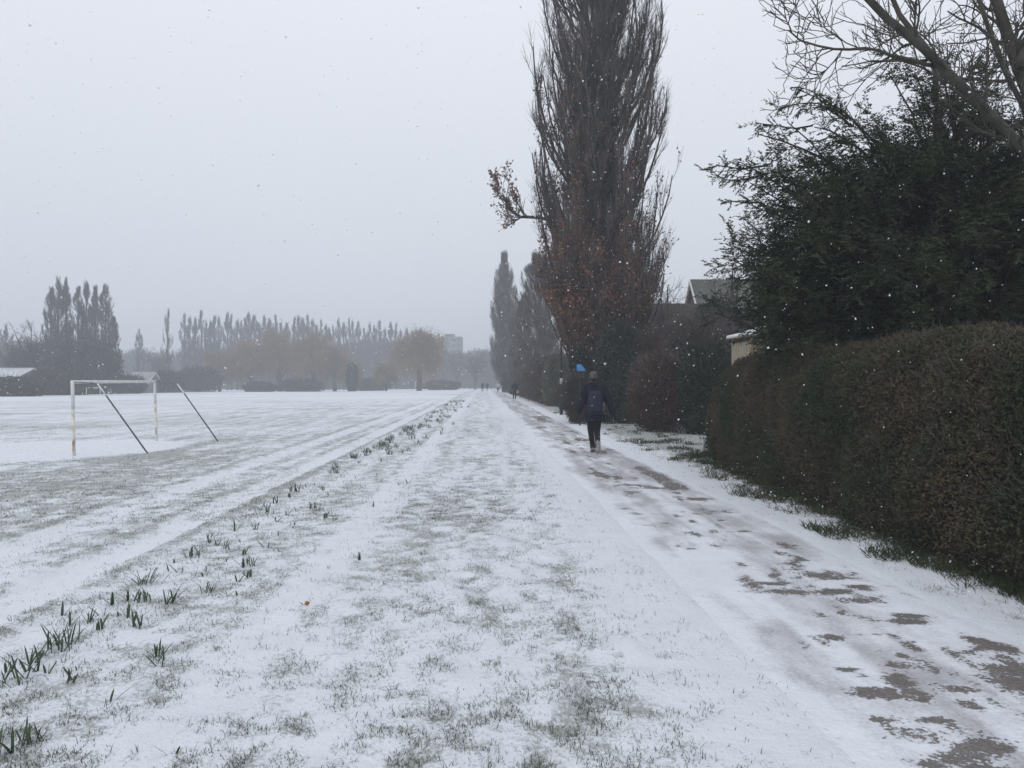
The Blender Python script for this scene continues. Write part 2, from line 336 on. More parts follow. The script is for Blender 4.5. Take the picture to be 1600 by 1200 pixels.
def path_attr(x, y):
    u = U(x, y)
    n1 = fbm(x * 2.2, y * .9, 41); n2 = fbm(x * 5, y * 2.6, 42)
    mid = band(u, 2.45, .45, .55)
    bare = -.25 + .35 * (n2 - .5) + .25 * mid * (n1 - .3)
    b2 = np.full_like(bare, -1.)
    for px, py, rx, ry in PATCH:
        Y0 = CH * F / (py - HZ); X0 = X(px, Y0)
        wob = 2.6 * (fbm(x * 6 + y * 1.5, y * 6.5, 45, 5) - .5)
        d = np.sqrt(((x - X0) / rx) ** 2 + ((y - Y0) / ry) ** 2) + wob
        b2 = np.maximum(b2, (.84 if py > 860 else .53) - .34 * d)
    rf_ = RS(31)
    for k in range(110):
        Y0 = 3.6 * (22 / 3.6) ** rf_.uniform(); X0 = 2.5 - SL * Y0 + rf_.normal() * .34; q = rf_.uniform(.5, 1)
        near = np.abs(y - Y0) < .6; xx, yy = x[near], y[near]
        d = np.sqrt(((xx - X0) / (.05 * q + .02)) ** 2 + ((yy - Y0) / (.14 * q + .03)) ** 2) + 1.4 * (fbm(xx * 14, yy * 12, 54, 2) - .5)
        b2[near] = np.maximum(b2[near], (.50 + .22 * q) - .30 * d)
    bare = np.maximum(bare, b2)
    mid2 = band(u, 2.4, .5, .35) * sst(9, 14, y)
    bare = bare + mid2 * .72 * sst(.44, .68, fbm(u * 4.2, y * .75, 47)) * (1 - .5 * sst(60, 120, y))
    sl = .52 + 1.1 * (n1 - .5) + .8 * (n2 - .5) + 1.3 * (fbm(u * 5.5, y * .45, 48) - .5) + .28 * mid2 - .1
    sl = np.maximum(sl, b2 * 1.05)
    edge = band(u + .3 * (n1 - .5), 2.37, .6, .45)
    return np.clip(bare, -.3, 1) * edge - .4 * (1 - edge), np.clip(sl, -.2, 1) * edge - .3 * (1 - edge)
UU, YY = np.meshgrid(us, yp); XX = UU - SL * YY
ez = .004 * np.ones_like(UU) - .034 * (1 - band(UU, (PL + PR) / 2, (PR - PL) / 2 - .38, .5))
XX = XX + np.sign(UU - (PL + PR) / 2) * np.clip(np.abs(UU - (PL + PR) / 2) - .7, 0, 1) * 1.5 * (fbm(YY * 1.1 + 20 * (UU > 2.3), YY * 0, 44, 5) - .5)
Vp = np.stack([XX, YY, base_z(XX, YY) + ez + .006 * (fbm(XX * 4, YY * 2, 43) - .5)], -1).reshape(-1, 3)
nx, ny = len(us), len(yp); i = np.arange(nx * ny).reshape(ny, nx)
ba, sl = path_attr(Vp[:, 0], Vp[:, 1])
pobj = mk('path', Vp, np.stack([i[:-1, :-1], i[:-1, 1:], i[1:, 1:], i[1:, :-1]], -1).reshape(-1, 4), path_mat(), True, None, {'bare': ba, 'slush': sl, 'rough': 1 - .62 * band(UU.ravel() + .5 * (fbm(XX.ravel(), YY.ravel(), 49) - .5), (PL + PR) / 2, .45, .55)}); tag(pobj, kind='structure')
# grass blades poking through the thin snow
rs = RS(3)
def blade_field(n, y0, y1, x0f, x1f, thr, lmin, lmax, wid, gpow=1.0):
    y = y0 * (y1 / y0) ** rs.uniform(0, 1, n); x = rs.uniform(0, 1, n); x = x0f(y) + x * (x1f(y) - x0f(y))
    u = U(x, y); g = grassiness(x, y)
    cl = fbm(x * 9, y * 9, 51, 2)
    keep = (rs.uniform(0, 1, n) < np.clip((g - .03) * 1.35, .035, 1) ** gpow * sst(.34, .64, cl) * 1.1) & ((u < PL + .06 + .5 * fbm(x * 1.3, y * 1.3, 52)) | (u > PR - .02 - .3 * fbm(x * 1.3, y * 1.3, 53)))
    x, y = x[keep], y[keep]; N = len(x)
    P = np.stack([x, y, gz(x, y) - .008], -1)
    a = rs.uniform(0, 2 * math.pi, N); ln = rs.uniform(lmin, lmax, N) * rs.uniform(.5, 1, N)
    lean = rs.uniform(.3, 1.5, N)[:, None]
    d = unit(np.stack([np.cos(a), np.sin(a), 0 * a], -1) * lean + np.array([0, 0, 1.]))
    s = np.stack([-np.sin(a), np.cos(a), 0 * a], -1); w = wid * rs.uniform(.6, 1.3, N)[:, None]
    mid = P + d * (ln * .55)[:, None]; tip = mid + unit(d - np.array([0, 0, .5])) * (ln * .45)[:, None]
    V = np.stack([P - s * w * .5, P + s * w * .5, mid + s * w * .4, mid - s * w * .4, tip], 1).reshape(-1, 3)
    b = np.arange(N)[:, None] * 5
    return V, [b + np.array([0, 1, 2, 3]), b + np.array([3, 2, 4])]
mb = MB()
left = lambda y: -.68 * y - .3; right = lambda y: .68 * y + .3
mb.add(*blade_field(300000, 2.7, 9, left, right, 0, .022, .062, .0032))
mb.add(*blade_field(240000, 9, 30, lambda y: -.66 * y, lambda y: np.minimum(.4 * y, 6), 0, .03, .065, .005))
tag(mb.build('grass', M['blade']), 'thin grass blades poking through the snow', 'grass', kind='stuff')
# green tufts at the hedge foot on the right-hand verge
rs = RS(4)
mb = MB(); P = []
spots = []
for _ in range(150):
    y = 5.2 * (45 / 5.2) ** rs.uniform(); u = rs.uniform(3.6, 4.5) if y < 15 else rs.uniform(3.7, 5.0 + min(1.5, (y - 15) * .2))
    spots.append((u - SL * y, y, .10 + rs.uniform(0, .12), 40))
for (px, py, r, n) in [(1100, 715, .5, 700), (1075, 720, .4, 380), (1060, 705, .3, 250), (1010, 693, .4, 300), (1050, 690, .3, 240), (1195, 775, .45, 700), (1240, 770, .3, 400), (1400, 870, .25, 420), (1330, 840, .3, 350), (1450, 850, .3, 420), (1510, 895, .25, 350), (1590, 915, .25, 500), (1560, 890, .2, 300), (940, 655, .4, 200), (985, 690, .4, 160), (1480, 885, .25, 300), (1290, 830, .3, 260)]:
    y = CH * F / (py - HZ); spots.append((X(px, y), y, r, n))
for _ in range(170):
    y = 4.5 * (17 / 4.5) ** rs.uniform(); spots.append((rs.uniform(3.62, 3.85) , y, .12, 60))
for (x, y, r, n) in spots:
    a = rs.uniform(0, 6.283, n); q = r * np.sqrt(rs.uniform(0, 1, n)); xx = x + q * np.cos(a); yy = y + q * np.sin(a)
    xx = np.maximum(xx, PR - SL * yy + .08)
    Pn = np.stack([xx, yy, gz(xx, yy) - .01], -1); b2 = rs.uniform(0, 6.283, n)
    D = np.stack([np.cos(b2) * .8, np.sin(b2) * .8, 0 * a + 1], -1)
    mb.add(*leaves(Pn, D, .10, .007 + .0002 * y, rs, .35))
tag(mb.build('verge_grass', M['tuft']), 'green grass tufts at the foot of the hedges', 'grass', kind='stuff')
# ------------------------------------------------------------------ daffodil shoots
def daff_mesh(seed, nb, h, spread):
    r = RS(seed); mb = MB()
    for _ in range(nb):
        a = r.uniform(0, 6.283); q = spread * math.sqrt(r.uniform()); c = np.array([q * math.cos(a), q * math.sin(a), -.02])
        aa = r.uniform(0, 6.283); lean = r.uniform(.08, .85); L = h * r.uniform(.6, 1.15)
        d = np.array([math.cos(aa) * lean, math.sin(aa) * lean, 1.]); s = np.array([-math.sin(aa), math.cos(aa), 0]); w = r.uniform(.008, .014)
        pts = []; 
        for t, ww in ((0, .8), (.45, 1), (.8, .85), (1, .15)):
            p = c + d * L * t + np.array([math.cos(aa), math.sin(aa), -.3]) * L * .25 * lean * t * t
            pts += [p - s * w * ww * .5, p + s * w * ww * .5]
        mb.add(np.array(pts), np.array([[0, 1, 3, 2], [2, 3, 5, 4], [4, 5, 7, 6]]))
    return mb
DG = 'daffodil shoots along the field edge'
protos = [daff_mesh(100 + k, nb, h, sp).build('daffodil_clump', M['daff']) for k, (nb, h, sp) in enumerate([(26, .21, .13), (13, .18, .07), (7, .16, .035), (4, .12, .02), (2, .09, .012)])]
for p in protos: tag(p, 'x', 'daffodil', DG)
used = [False] * 5
def daff(k, x, y, s, label, rz):
    if not used[k]: o = protos[k]; used[k] = True
    else: o = protos[k].copy(); COL.objects.link(o)
    o.location = (x, y, float(gz(x, y))); o.scale = (s * 1.0, s * 1.0, s * .72); o.rotation_euler = (0, 0, rz); o['label'] = label
big = [(20, 1065, 1, 1.1, 'bushy daffodil shoots cut by the left frame edge, lower clump'), (100, 1010, 0, .8, 'large fan of dark green daffodil leaves nearest the left frame edge'), (50, 1045, 2, 1.2, 'spiky daffodil shoots just in front of the large left fan'), (245, 1030, 1, .85, 'small upright daffodil clump standing right of the large left fan'),
       (218, 940, 0, .62, 'wide dense daffodil clump with two tufts at the white track'), (230, 915, 0, .72, 'upper tuft of the wide daffodil clump beside the white track'), (178, 945, 2, 1, 'low ragged daffodil shoots left of the wide double clump'), (325, 925, 1, .7, 'compact daffodil clump right of the wide double clump'),
       (390, 885, 1, .75, 'isolated V-shaped daffodil clump amid thin shoots'), (300, 872, 1, .9, 'dark daffodil clump on the track edge beyond the double clump'), (330, 848, 1, .9, 'flattened dark daffodil clump by the far track edge'), (48, 1160, 1, .7, 'green daffodil clump close to the lower left corner'), (5, 1180, 2, 1.1, 'daffodil leaves half outside the left frame edge near the corner'),
       (110, 1062, 3, 1.2, 'single bent daffodil shoot right of the spiky clump'), (175, 1095, 3, 1, 'pair of stubby daffodil shoots in open snow'), (273, 1180, 4, 1.2, 'lone upright daffodil shoot at the bottom of the snow strip'), (492, 797, 1, .95, 'rounded green daffodil clump standing apart right of the row'), (413, 803, 1, 1.15, 'tall full daffodil clump in the row, midway along the track'),
       (460, 770, 1, 1.1, 'broad daffodil clump in the row beyond the tall full one'), (520, 740, 1, 1.2, 'daffodil clump at the bend of the row before it thins'), (555, 716, 0, .9, 'long low daffodil clump leading the distant dense row'), (635, 755, 3, 1.5, 'small daffodil tuft alone on the verge right of the row')]
for k, (px, py, kind, s, lab) in enumerate(big):
    y = CH * F / (py - HZ); daff(kind, X(px, y), y, s, lab, k * 1.3)
rr = random.Random(8)
for k in range(84):
    y = 4.2 * (17 / 4.2) ** rr.random(); u = -2.75 + abs(rr.gauss(0, .55)); kind = rr.choice([2, 3, 3, 4, 4])
    daff(kind, u - SL * y, y, rr.uniform(.75, 1.2), ['', '', 'thin spray of daffodil shoots scattered between the clumps', 'few short daffodil shoots pricking through thin snow', 'one or two stray daffodil leaves in the snow'][kind], rr.random() * 6)
for k in range(120):
    y = 17 * (75 / 17) ** rr.random(); u = -2.65 + abs(rr.gauss(0, .38)) + (0 if rr.random() < .75 else rr.random() * 1.2)
    daff(1, u - SL * y, y, rr.uniform(.8, 1.35), 'distant daffodil clump in the dense green row towards the horizon', rr.random() * 6)
o = mk('fallen_leaf', *leaves(np.array([[0, 0, .01], [.02, .01, .01], [-.01, .02, .0]]), np.array([[1, .2, .5], [-.4, 1, .6], [-.6, -.5, .9]]), .05, .035, RS(2), .1), M['litter'])
yl = CH * F / (951 - HZ); o.location = (X(475, yl), yl, float(gz(X(475, yl), yl))); tag(o, 'curled orange dead leaf lying alone on the snow', 'leaf')
# ------------------------------------------------------------------ trees
def rot2(P, a):
    c, s = math.cos(a), math.sin(a); Q = P.copy(); Q[..., 0] = c * P[..., 0] - s * P[..., 1]; Q[..., 1] = s * P[..., 0] + c * P[..., 1]; return Q
def poplar_limbs(rs, n, H, env, zlo, k=8, zmax=.93):
    phi = rs.uniform(0, 6.283, n); z0 = zlo + (H * zmax - zlo) * rs.uniform(0, 1, n) ** 1.15
    ln = rs.uniform(.16, .30, n) * H * (1 - .55 * z0 / H); z1 = np.minimum(z0 + ln, H * .995)
    r = env(z1) * np.sqrt(rs.uniform(.2, 1, n)) * .95
    s = np.linspace(0, 1, k)[None]; rad = r[:, None] * (1 - (1 - s) ** 1.9); z = z0[:, None] + (z1 - z0)[:, None] * s ** 1.15
    a = phi[:, None] + .25 * np.cumsum(rs.normal(size=(n, k)), 1) / k
    P = np.stack([rad * np.cos(a), rad * np.sin(a), z], -1)
    P += np.cumsum(rs.normal(size=P.shape), 1) * .035 * np.array([1, 1, .2])
    P[:, 0] = np.stack([0 * phi, 0 * phi, z0], -1)
    R = (.02 + .010 * ln)[:, None] * np.linspace(1, .3, k)[None]
    return P, R
# --- the big poplar beside the path
yP = 34.0; xP = X(938, yP)
root = empty('poplar_tree', (xP, yP, float(gz(xP, yP))), 'tall bare poplar with ivy and rust brown leaves behind the walker', 'tree')
rs = RS(11); H = 28.
env = lambda z: np.interp(z, [1.5, 3.5, 6, 9, 12, 15, 18, 21, 25, 28], [.35, 1.6, 2.7, 2.95, 3.0, 3.0, 3.0, 2.85, 1.9, .3])
tm = MB()
tm.tube([[0, 0, -.2], [.02, 0, 1], [0, 0, 3], [.05, 0, 8], [0, .05, 14], [0, 0, 21], [0, 0, 27.8]], [.55, .45, .4, .33, .24, .12, .02], 10)
st = []
for k in range(9):
    a = k * 2.4 + .3; r1 = rs.uniform(.5, 1.3); h0 = rs.uniform(1.2, 5)
    s = np.linspace(0, 1, 9); rad = r1 * (1 - (1 - s) ** 2.5); zz = h0 + (rs.uniform(19, 26) - h0) * s
    p = np.stack([rad * math.cos(a), rad * math.sin(a), zz], -1) + np.cumsum(rs.normal(size=(9, 3)), 0) * .06
    p[0] = [0, 0, h0]; st.append(p); tm.tube(p, np.linspace(.2, .025, 9), 7)
tm.build('trunk', M['bark'], root, True)
P1, R1 = poplar_limbs(rs, 235, H, env, 1.8)
nlow = 170; ph = rs.uniform(0, 6.283, nlow); za = rs.uniform(.9, 3.6, nlow); zb_ = za + rs.uniform(1.4, 4.6, nlow); s_ = np.linspace(0, 1, 8)[None]
rl = (env(zb_) * np.sqrt(rs.uniform(.3, 1, nlow)))[:, None] * (1 - (1 - s_) ** 1.6)
Pl_ = np.stack([rl * np.cos(ph)[:, None], rl * np.sin(ph)[:, None], za[:, None] + (zb_ - za)[:, None] * s_ ** 1.5], -1) + np.cumsum(rs.normal(size=(nlow, 8, 3)), 1) * .03
P1 = np.concatenate([P1, Pl_]); R1 = np.concatenate([R1, np.full((nlow, 1), .045) * np.linspace(1, .3, 8)[None]])
ST = np.stack(st); P1b, R1b = grow(ST, np.linspace(.16, .03, 9)[None].repeat(9, 0), 7, .1, .95, 3.5, 25, .3, 8, rs, .35, .05)
okp = np.hypot(P1b[:, -1, 0], P1b[:, -1, 1]) < env(P1b[:, -1, 2]) * .95; P1b, R1b = P1b[okp], R1b[okp]
P1 = np.concatenate([P1, P1b]); R1 = np.concatenate([R1, R1b])
P2, R2 = grow(P1, R1, 11, .15, 1, 1.8, 24, .30, 5, rs, .5, .10, .4, .4, .008)
def inside(P, slack=1.03):
    q = P[:, -1]; return np.hypot(q[:, 0], q[:, 1]) < env(q[:, 2]) * slack * (1 + .10 * np.sin(q[:, 2] * 1.9 + 3 * np.arctan2(q[:, 1], q[:, 0])))
kk = inside(P2); P2, R2 = P2[kk], R2[kk]
P3, R3 = grow(P2, R2, 12, .1, 1, .75, 26, .2, 3, rs, .55, .12, .5, .3, .0058)
kk = inside(P3, 1.07); P3, R3 = P3[kk], R3[kk]
mb = MB(); mb.add(*tubes(P1, R1, 5)); mb.build('limb', M['bark'], root)
mb = MB(); mb.add(*tubes(P2, R2, 3)); mb.add(*tubes(P3, R3, 3)); mb.build('twigs', M['twig'], root)
# rust-brown retained leaves low in the crown, thickest on the left
pts, d = along(P3[rs.uniform(size=len(P3)) < .8], 4, rs)
cl = fbm(pts[:, 0] * 1.1 + pts[:, 1] * .6, pts[:, 2] * .7, 61)
prob = 1.25 * (1 - sst(5, 14.5, pts[:, 2] + 2.0 * sst(-1., 2., pts[:, 0]))) * sst(.40, .62, cl) * (1 - .72 * sst(-1.3, -.2, pts[:, 0])) + .05 * (1 - sst(9, 17, pts[:, 2]))
kk = rs.uniform(size=len(pts)) < prob; pts, d = pts[kk], d[kk]
mb = MB(); mb.add(*leaves(pts, -d * .3 + np.array([0, 0, -.3]), .13, .08, rs, .8))
q = P1[(P1[:, 0, 2] < 3.5)]; pts, d = along(q, 260, rs, .1, .8)
pts = pts[np.hypot(pts[:, 0], pts[:, 1]) < env(pts[:, 2]) * .95]; cl = fbm(pts[:, 0] * 1.3 + pts[:, 1] * .6, pts[:, 2] * .9, 62); pts = pts[cl > .5] + rs.normal(size=((cl > .5).sum(), 3)) * .16
mb.add(*leaves(pts, np.zeros_like(pts), .12, .08, rs, 1)); mb.build('brown_leaves', M['dead_leaf'], root)
# ivy up the trunk and inner stems
mb = MB(); n = 42000
zz = 11.5 * rs.uniform(0, 1, n) ** 1.25; a = rs.uniform(0, 6.283, n)
rad = np.interp(zz, [0, 2, 5, 9, 11.5], [.6, .95, .9, .6, .3]) * (.65 + .8 * fbm(a * 1.5, zz * .8, 63)) * rs.uniform(.8, 1.15, n)
mb.add(*leaves(np.stack([rad * np.cos(a), rad * np.sin(a), zz], -1), np.stack([np.cos(a), np.sin(a), -.6 + 0 * a], -1), .12, .10, rs, .5))
pts, d = along(ST[:6], 1500, rs, .02, .5); pts = pts + unit(rs.normal(size=pts.shape)) * .26 * rs.uniform(.4, 1.3, (len(pts), 1))
mb.add(*leaves(pts, np.zeros_like(pts), .11, .09, rs, 1)); mb.build('ivy', M['ivy'], root)
# stray branch sticking out on the left
zb = Z(342, yP); bx = X(835, yP) - xP
s = [[-.3, 0, zb - .6], [-1.2, -.1, zb - .25], [bx + .1, -.2, zb], [X(812, yP) - xP, -.2, zb + .02], [X(795, yP) - xP, -.2, zb + .35], [X(785, yP) - xP, -.2, zb + .9]]
Pb = np.array(s)[None]; Rb = np.array([[.10, .085, .07, .06, .045, .02]])
Q2, S2 = grow(Pb, Rb, 16, .5, 1, 1.5, 45, .28, 5, rs, .5, .15, .4, .2, .012); Q3, S3 = grow(Q2, S2, 9, .2, 1, .6, 35, .15, 4, rs, .6, .15, .5, .3, .007)
mb = MB(); mb.add(*tubes(Pb, Rb, 7)); mb.add(*tubes(Q2, S2, 4)); mb.add(*tubes(Q3, S3, 3)); br = mb.build('side_branch', M['bark'], root)
pts, d = along(Q3[Q3[:, -1, 0] < X(812, yP) - xP], 8, rs, .2, 1); kk = rs.uniform(size=len(pts)) < .5
mk('branch_leaves', *leaves(pts[kk], d[kk] - [0, 0, .5], .13, .085, rs, .8), M['dead_leaf'], False, br)
# --- avenue poplars beyond (medium detail)
def poplar(name, loc, H, W, seed, label, group, nl=60, n2=10, n3=8, tw=.012, dens=1., zlo=.1, mtw='far_twig'):
    rs = RS(seed); root = empty(name, loc, label, 'tree', group)
    e = lambda z: W / 2 * np.interp(z / H, [.02, .08, .2, .4, .6, .8, .93, 1], [.25, .6, .9, 1, .95, .8, .56, .22])
    mb = MB(); mb.tube([[0, 0, -.3], [0, 0, H * .3], [0, 0, H * .7], [0, 0, H * .985]], [.02 * H, .016 * H, .008 * H, .02], 7); mb.build('trunk', M['bark'], root)
    P1, R1 = poplar_limbs(rs, nl, H, e, H * zlo, 6, .96); R1 = np.maximum(R1, tw * 1.6)
    P2, R2 = grow(P1, R1, n2, .1, 1, H * .085, 24, .3, 4, rs, .6, .1, .5, .4, tw)
    P3, R3 = grow(P2, R2, n3, .1, 1, H * .045, 24, .22, 3, rs, .7, .1, .5, .3, tw * .75)
    def ins(P): q = P[:, -1]; return np.hypot(q[:, 0], q[:, 1]) < e(q[:, 2]) * 1.12
    k2 = ins(P2); k3 = ins(P3)
    mb = MB(); mb.add(*tubes(P1, R1, 3)); mb.add(*tubes(P2[k2], R2[k2], 3)); mb.add(*tubes(P3[k3], R3[k3], 3)); mb.build('crown', M[mtw], root)
    return root
def gp(x, y): return (x, y, float(gz(x, y)))
AG = 'poplars lining the right side of the path'
poplar('poplar_tree', gp(X(842, 88), 88), 14.6, 6.6, 21, 'second poplar along the path, half hidden by the tall ivied one', AG, 230, 12, 10, .016, mtw='twig', zlo=.02)
poplar('poplar_tree', gp(X(815, 112), 112), 12, 4.4, 24, 'shorter poplar in the gap between the two far avenue poplars', AG, 150, 11, 9, .02, mtw='twig', zlo=.02)
poplar('poplar_tree', gp(X(788, 140), 140), 22.5, 5.0, 22, 'farthest pale grey avenue poplar, straight spire above the distant walkers', AG, 170, 12, 11, .02, mtw='twig', zlo=.02)
# --- far poplars over the field
FG = 'poplars of the clump behind the goal'
for k, (px, top, w, Y) in enumerate([(80, 455, 20, 152), (91, 440, 22, 150), (103, 443, 15, 150), (122, 455, 22, 150), (135, 449, 20, 151), (149, 455, 17, 153), (165, 452, 24, 150), (177, 500, 18, 148)]):
    lab = ['leftmost slim poplar of the dark clump behind the goal', 'tallest twin topped poplar of the dark clump behind the goal', 'narrow poplar spike right of the tallest in the clump', 'first poplar right of the gap in the dark clump', 'middle poplar of the right half of the dark clump', 'slim poplar between two wider ones in the dark clump', 'broad poplar near the right end of the dark clump', 'low outermost poplar at the right end of the dark clump'][k]
    poplar('poplar_tree', gp(X(px, Y), Y), Z(top, Y), w / F * Y * 1.55, 200 + k, lab, FG, 60, 10, 7, .03, zlo=.03)
SG = 'single poplars standing over the far tree line'
poplar('poplar_tree', gp(X(217, 230), 230), Z(518, 230), 3.4, 221, 'small single poplar between the dark clump and the taller lone one', SG, 36, 9, 6, .035)
poplar('poplar_tree', gp(X(262, 205), 205), Z(488, 205), 3.3, 222, 'tall thin lone poplar left of the long row', SG, 26, 8, 6, .03)
poplar('poplar_tree', gp(X(8, 190), 190), Z(510, 190), 4.5, 223, 'faint poplar at the left frame edge above the snowy roof', SG, 36, 9, 6, .035)
RG = 'poplars of the long far row'
pr = [poplar('poplar_tree', (0, 0, 0), 22, 3.6, 240 + k, 'x', RG, 40 + 6 * k, 8, 5, .045, zlo=.06) for k in range(3)]
rr = random.Random(5); row = []
px = 288
while px < 700:
    top = np.interp(px, [288, 320, 450, 520, 600, 640, 700], [494, 499, 502, 509, 512, 520, 528]) + rr.uniform(-7, 8)
    row.append((px, top)); px += rr.uniform(5.2, 9.5) + (6 if 340 < px < 346 or 448 < px < 454 else 0)
for k, (px, top) in enumerate(row):
    Y = 255 + (px - 288) * .12; h = Z(top, Y); s = h / 22
    lab = 'leftmost full poplar of the long far row' if k == 0 else ('last low poplar at the right end of the far row' if k == len(row) - 1 else ('slender grey poplar of the far row, rising above the tan willows' if px < 545 else 'faint grey poplar of the far row, right of the tan willows'))
    sc = (s * rr.uniform(.75, 1.5), s * rr.uniform(.75, 1.5), s); rz = rr.random() * 6
    if k < 3: o = pr[k]; o.location = (X(px, Y), Y, 0); o.scale = sc; o.rotation_euler = (0, 0, rz); o['label'] = lab
    else: dup(pr[k % 3], (X(px, Y), Y, 0), sc, rz, lab, RG)
# --- willows
def willow(loc, H, W, seed, label, group='tan willows beyond the field'):
    rs = RS(seed); root = empty('willow_tree', loc, label, 'tree', group)
    tr = np.array([[[0, 0, -.3], [.1, 0, H * .12], [0, .1, H * .25], [.2, 0, H * .4]]]); R = np.array([[.05, .042, .036, .028]]) * H
    n = 15; a = rs.uniform(0, 6.283, n); z0 = rs.uniform(.15, .38, n) * H; zt = rs.uniform(.55, .97, n) * H; r = W / 2 * np.sqrt(rs.uniform(.03, 1, n)) * .75 * np.sqrt(np.clip(1 - ((zt / H - .45) / .58) ** 2, .05, 1))
    s = np.linspace(0, 1, 6)[None]
    P1 = np.stack([r[:, None] * s ** .9 * np.cos(a)[:, None], r[:, None] * s ** .9 * np.sin(a)[:, None], z0[:, None] + (zt - z0)[:, None] * np.sin(s * 1.57)], -1); P1 += np.cumsum(rs.normal(size=P1.shape), 1) * .02 * H * .5
    R1 = np.full((n, 1), .014 * H) * np.linspace(1, .35, 6)[None]
    P2, R2 = grow(P1, R1, 14, .25, 1, H * .19, 50, .05, 4, rs, .5, .2, .5, .3, .03)
    P3, R3 = grow(P2, R2, 16, .2, 1, H * .38, 60, -.38, 6, rs, .5, .1, .5, .2, .02); R3 = np.clip(R3, .016, .03)
    P3[..., 2] = np.maximum(P3[..., 2], .06 * H)
    mb = MB(); mb.add(*tubes(tr, R, 8)); mb.add(*tubes(P1, R1, 5)); mb.add(*tubes(P2, R2, 3)); mb.build('trunk', M['willow_bark'], root)
    mb = MB(); mb.add(*tubes(P3, R3, 3)); mb.build('crown', M['willow'], root); return root
for k, (px, top, w, Y, lab) in enumerate([(343, 553, 62, 195, 'low leftmost willow of the tan group'), (392, 533, 75, 198, 'second willow from the left in the tan group'), (437, 518, 86, 200, 'tallest rounded willow of the tan group'), (492, 527, 76, 196, 'willow with a dark forked trunk in the tan group'), (523, 545, 52, 203, 'rightmost lower willow of the tan group'), (603, 570, 36, 192, 'small young willow left of the solitary big one'), (655, 516, 94, 185, 'big solitary tan willow left of the tower block'), (548, 566, 30, 200, 'small tan willow behind the dark round bush')]):
    willow(gp(X(px, Y), Y), Z(top, Y), w / F * Y, 300 + k, lab)
# --- generic bare tree
def bare_tree(loc, H, W, seed, label, mt='far_twig', tw=.03, group=None, n=16):
    rs = RS(seed); root = empty('bare_tree', loc, label, 'tree', group)
    tr = np.array([[[0, 0, -.3], [.02 * H, 0, H * .15], [0, 0, H * .3], [.03 * H, 0, H * .5]]]); R = np.array([[.032, .026, .022, .012]]) * H
    a = rs.uniform(0, 6.283, n); z0 = rs.uniform(.18, .48, n) * H; zt = rs.uniform(.5, .98, n) * H; r = W / 2 * rs.uniform(.2, 1, n) * np.sqrt(np.clip(1 - ((zt / H - .55) / .47) ** 2, .08, 1))
    s = np.linspace(0, 1, 6)[None]
    P1 = np.stack([r[:, None] * s * np.cos(a)[:, None], r[:, None] * s * np.sin(a)[:, None], z0[:, None] + (zt - z0)[:, None] * s], -1); P1 += np.cumsum(rs.normal(size=P1.shape), 1) * .015 * H
    R1 = np.full((n, 1), .012 * H) * np.linspace(1, .3, 6)[None]
    P2, R2 = grow(P1, R1, 9, .2, 1, H * .24, 42, .06, 5, rs, .55, .18, .4, .4, tw)
    P3, R3 = grow(P2, R2, 8, .2, 1, H * .13, 40, .05, 4, rs, .6, .18, .5, .4, tw * .75)
    mb = MB(); mb.add(*tubes(tr, R, 8)); mb.add(*tubes(P1, R1, 5)); mb.build('trunk', M['bark'], root)
    mb = MB(); mb.add(*tubes(P2, R2, 3)); mb.add(*tubes(P3, R3, 3)); mb.build('crown', M[mt], root); return root
bare_tree(gp(X(52, 132), 132), Z(511, 132), 8.5, 401, 'round crowned bare tree left of the dark poplar clump', n=26)
bare_tree(gp(X(20, 140), 140), Z(530, 140), 7, 402, 'smaller bare tree behind the snowy roofed building')
bare_tree(gp(X(1052, 42), 42), 6.6, 4.4, 403, 'small bare tree showing just right of the tall ivied poplar', 'twig', .011)
bare_tree(gp(X(1150, 40), 40), 7.5, 3.6, 404, 'thin bare tree in front of the tiled house roof', 'twig', .009, n=9)
bare_tree(gp(X(742, 240), 240), 11, 9, 405, 'hazy bare tree at the far end of the path', tw=.05)
bare_tree(gp(X(250, 215), 215), Z(548, 215), 12, 406, 'rounded bare tree under the tall thin lone poplar', tw=.05)
bare_tree(gp(X(715, 270), 270), 12, 11, 407, 'hazy bare tree in front of the tower block', tw=.055)
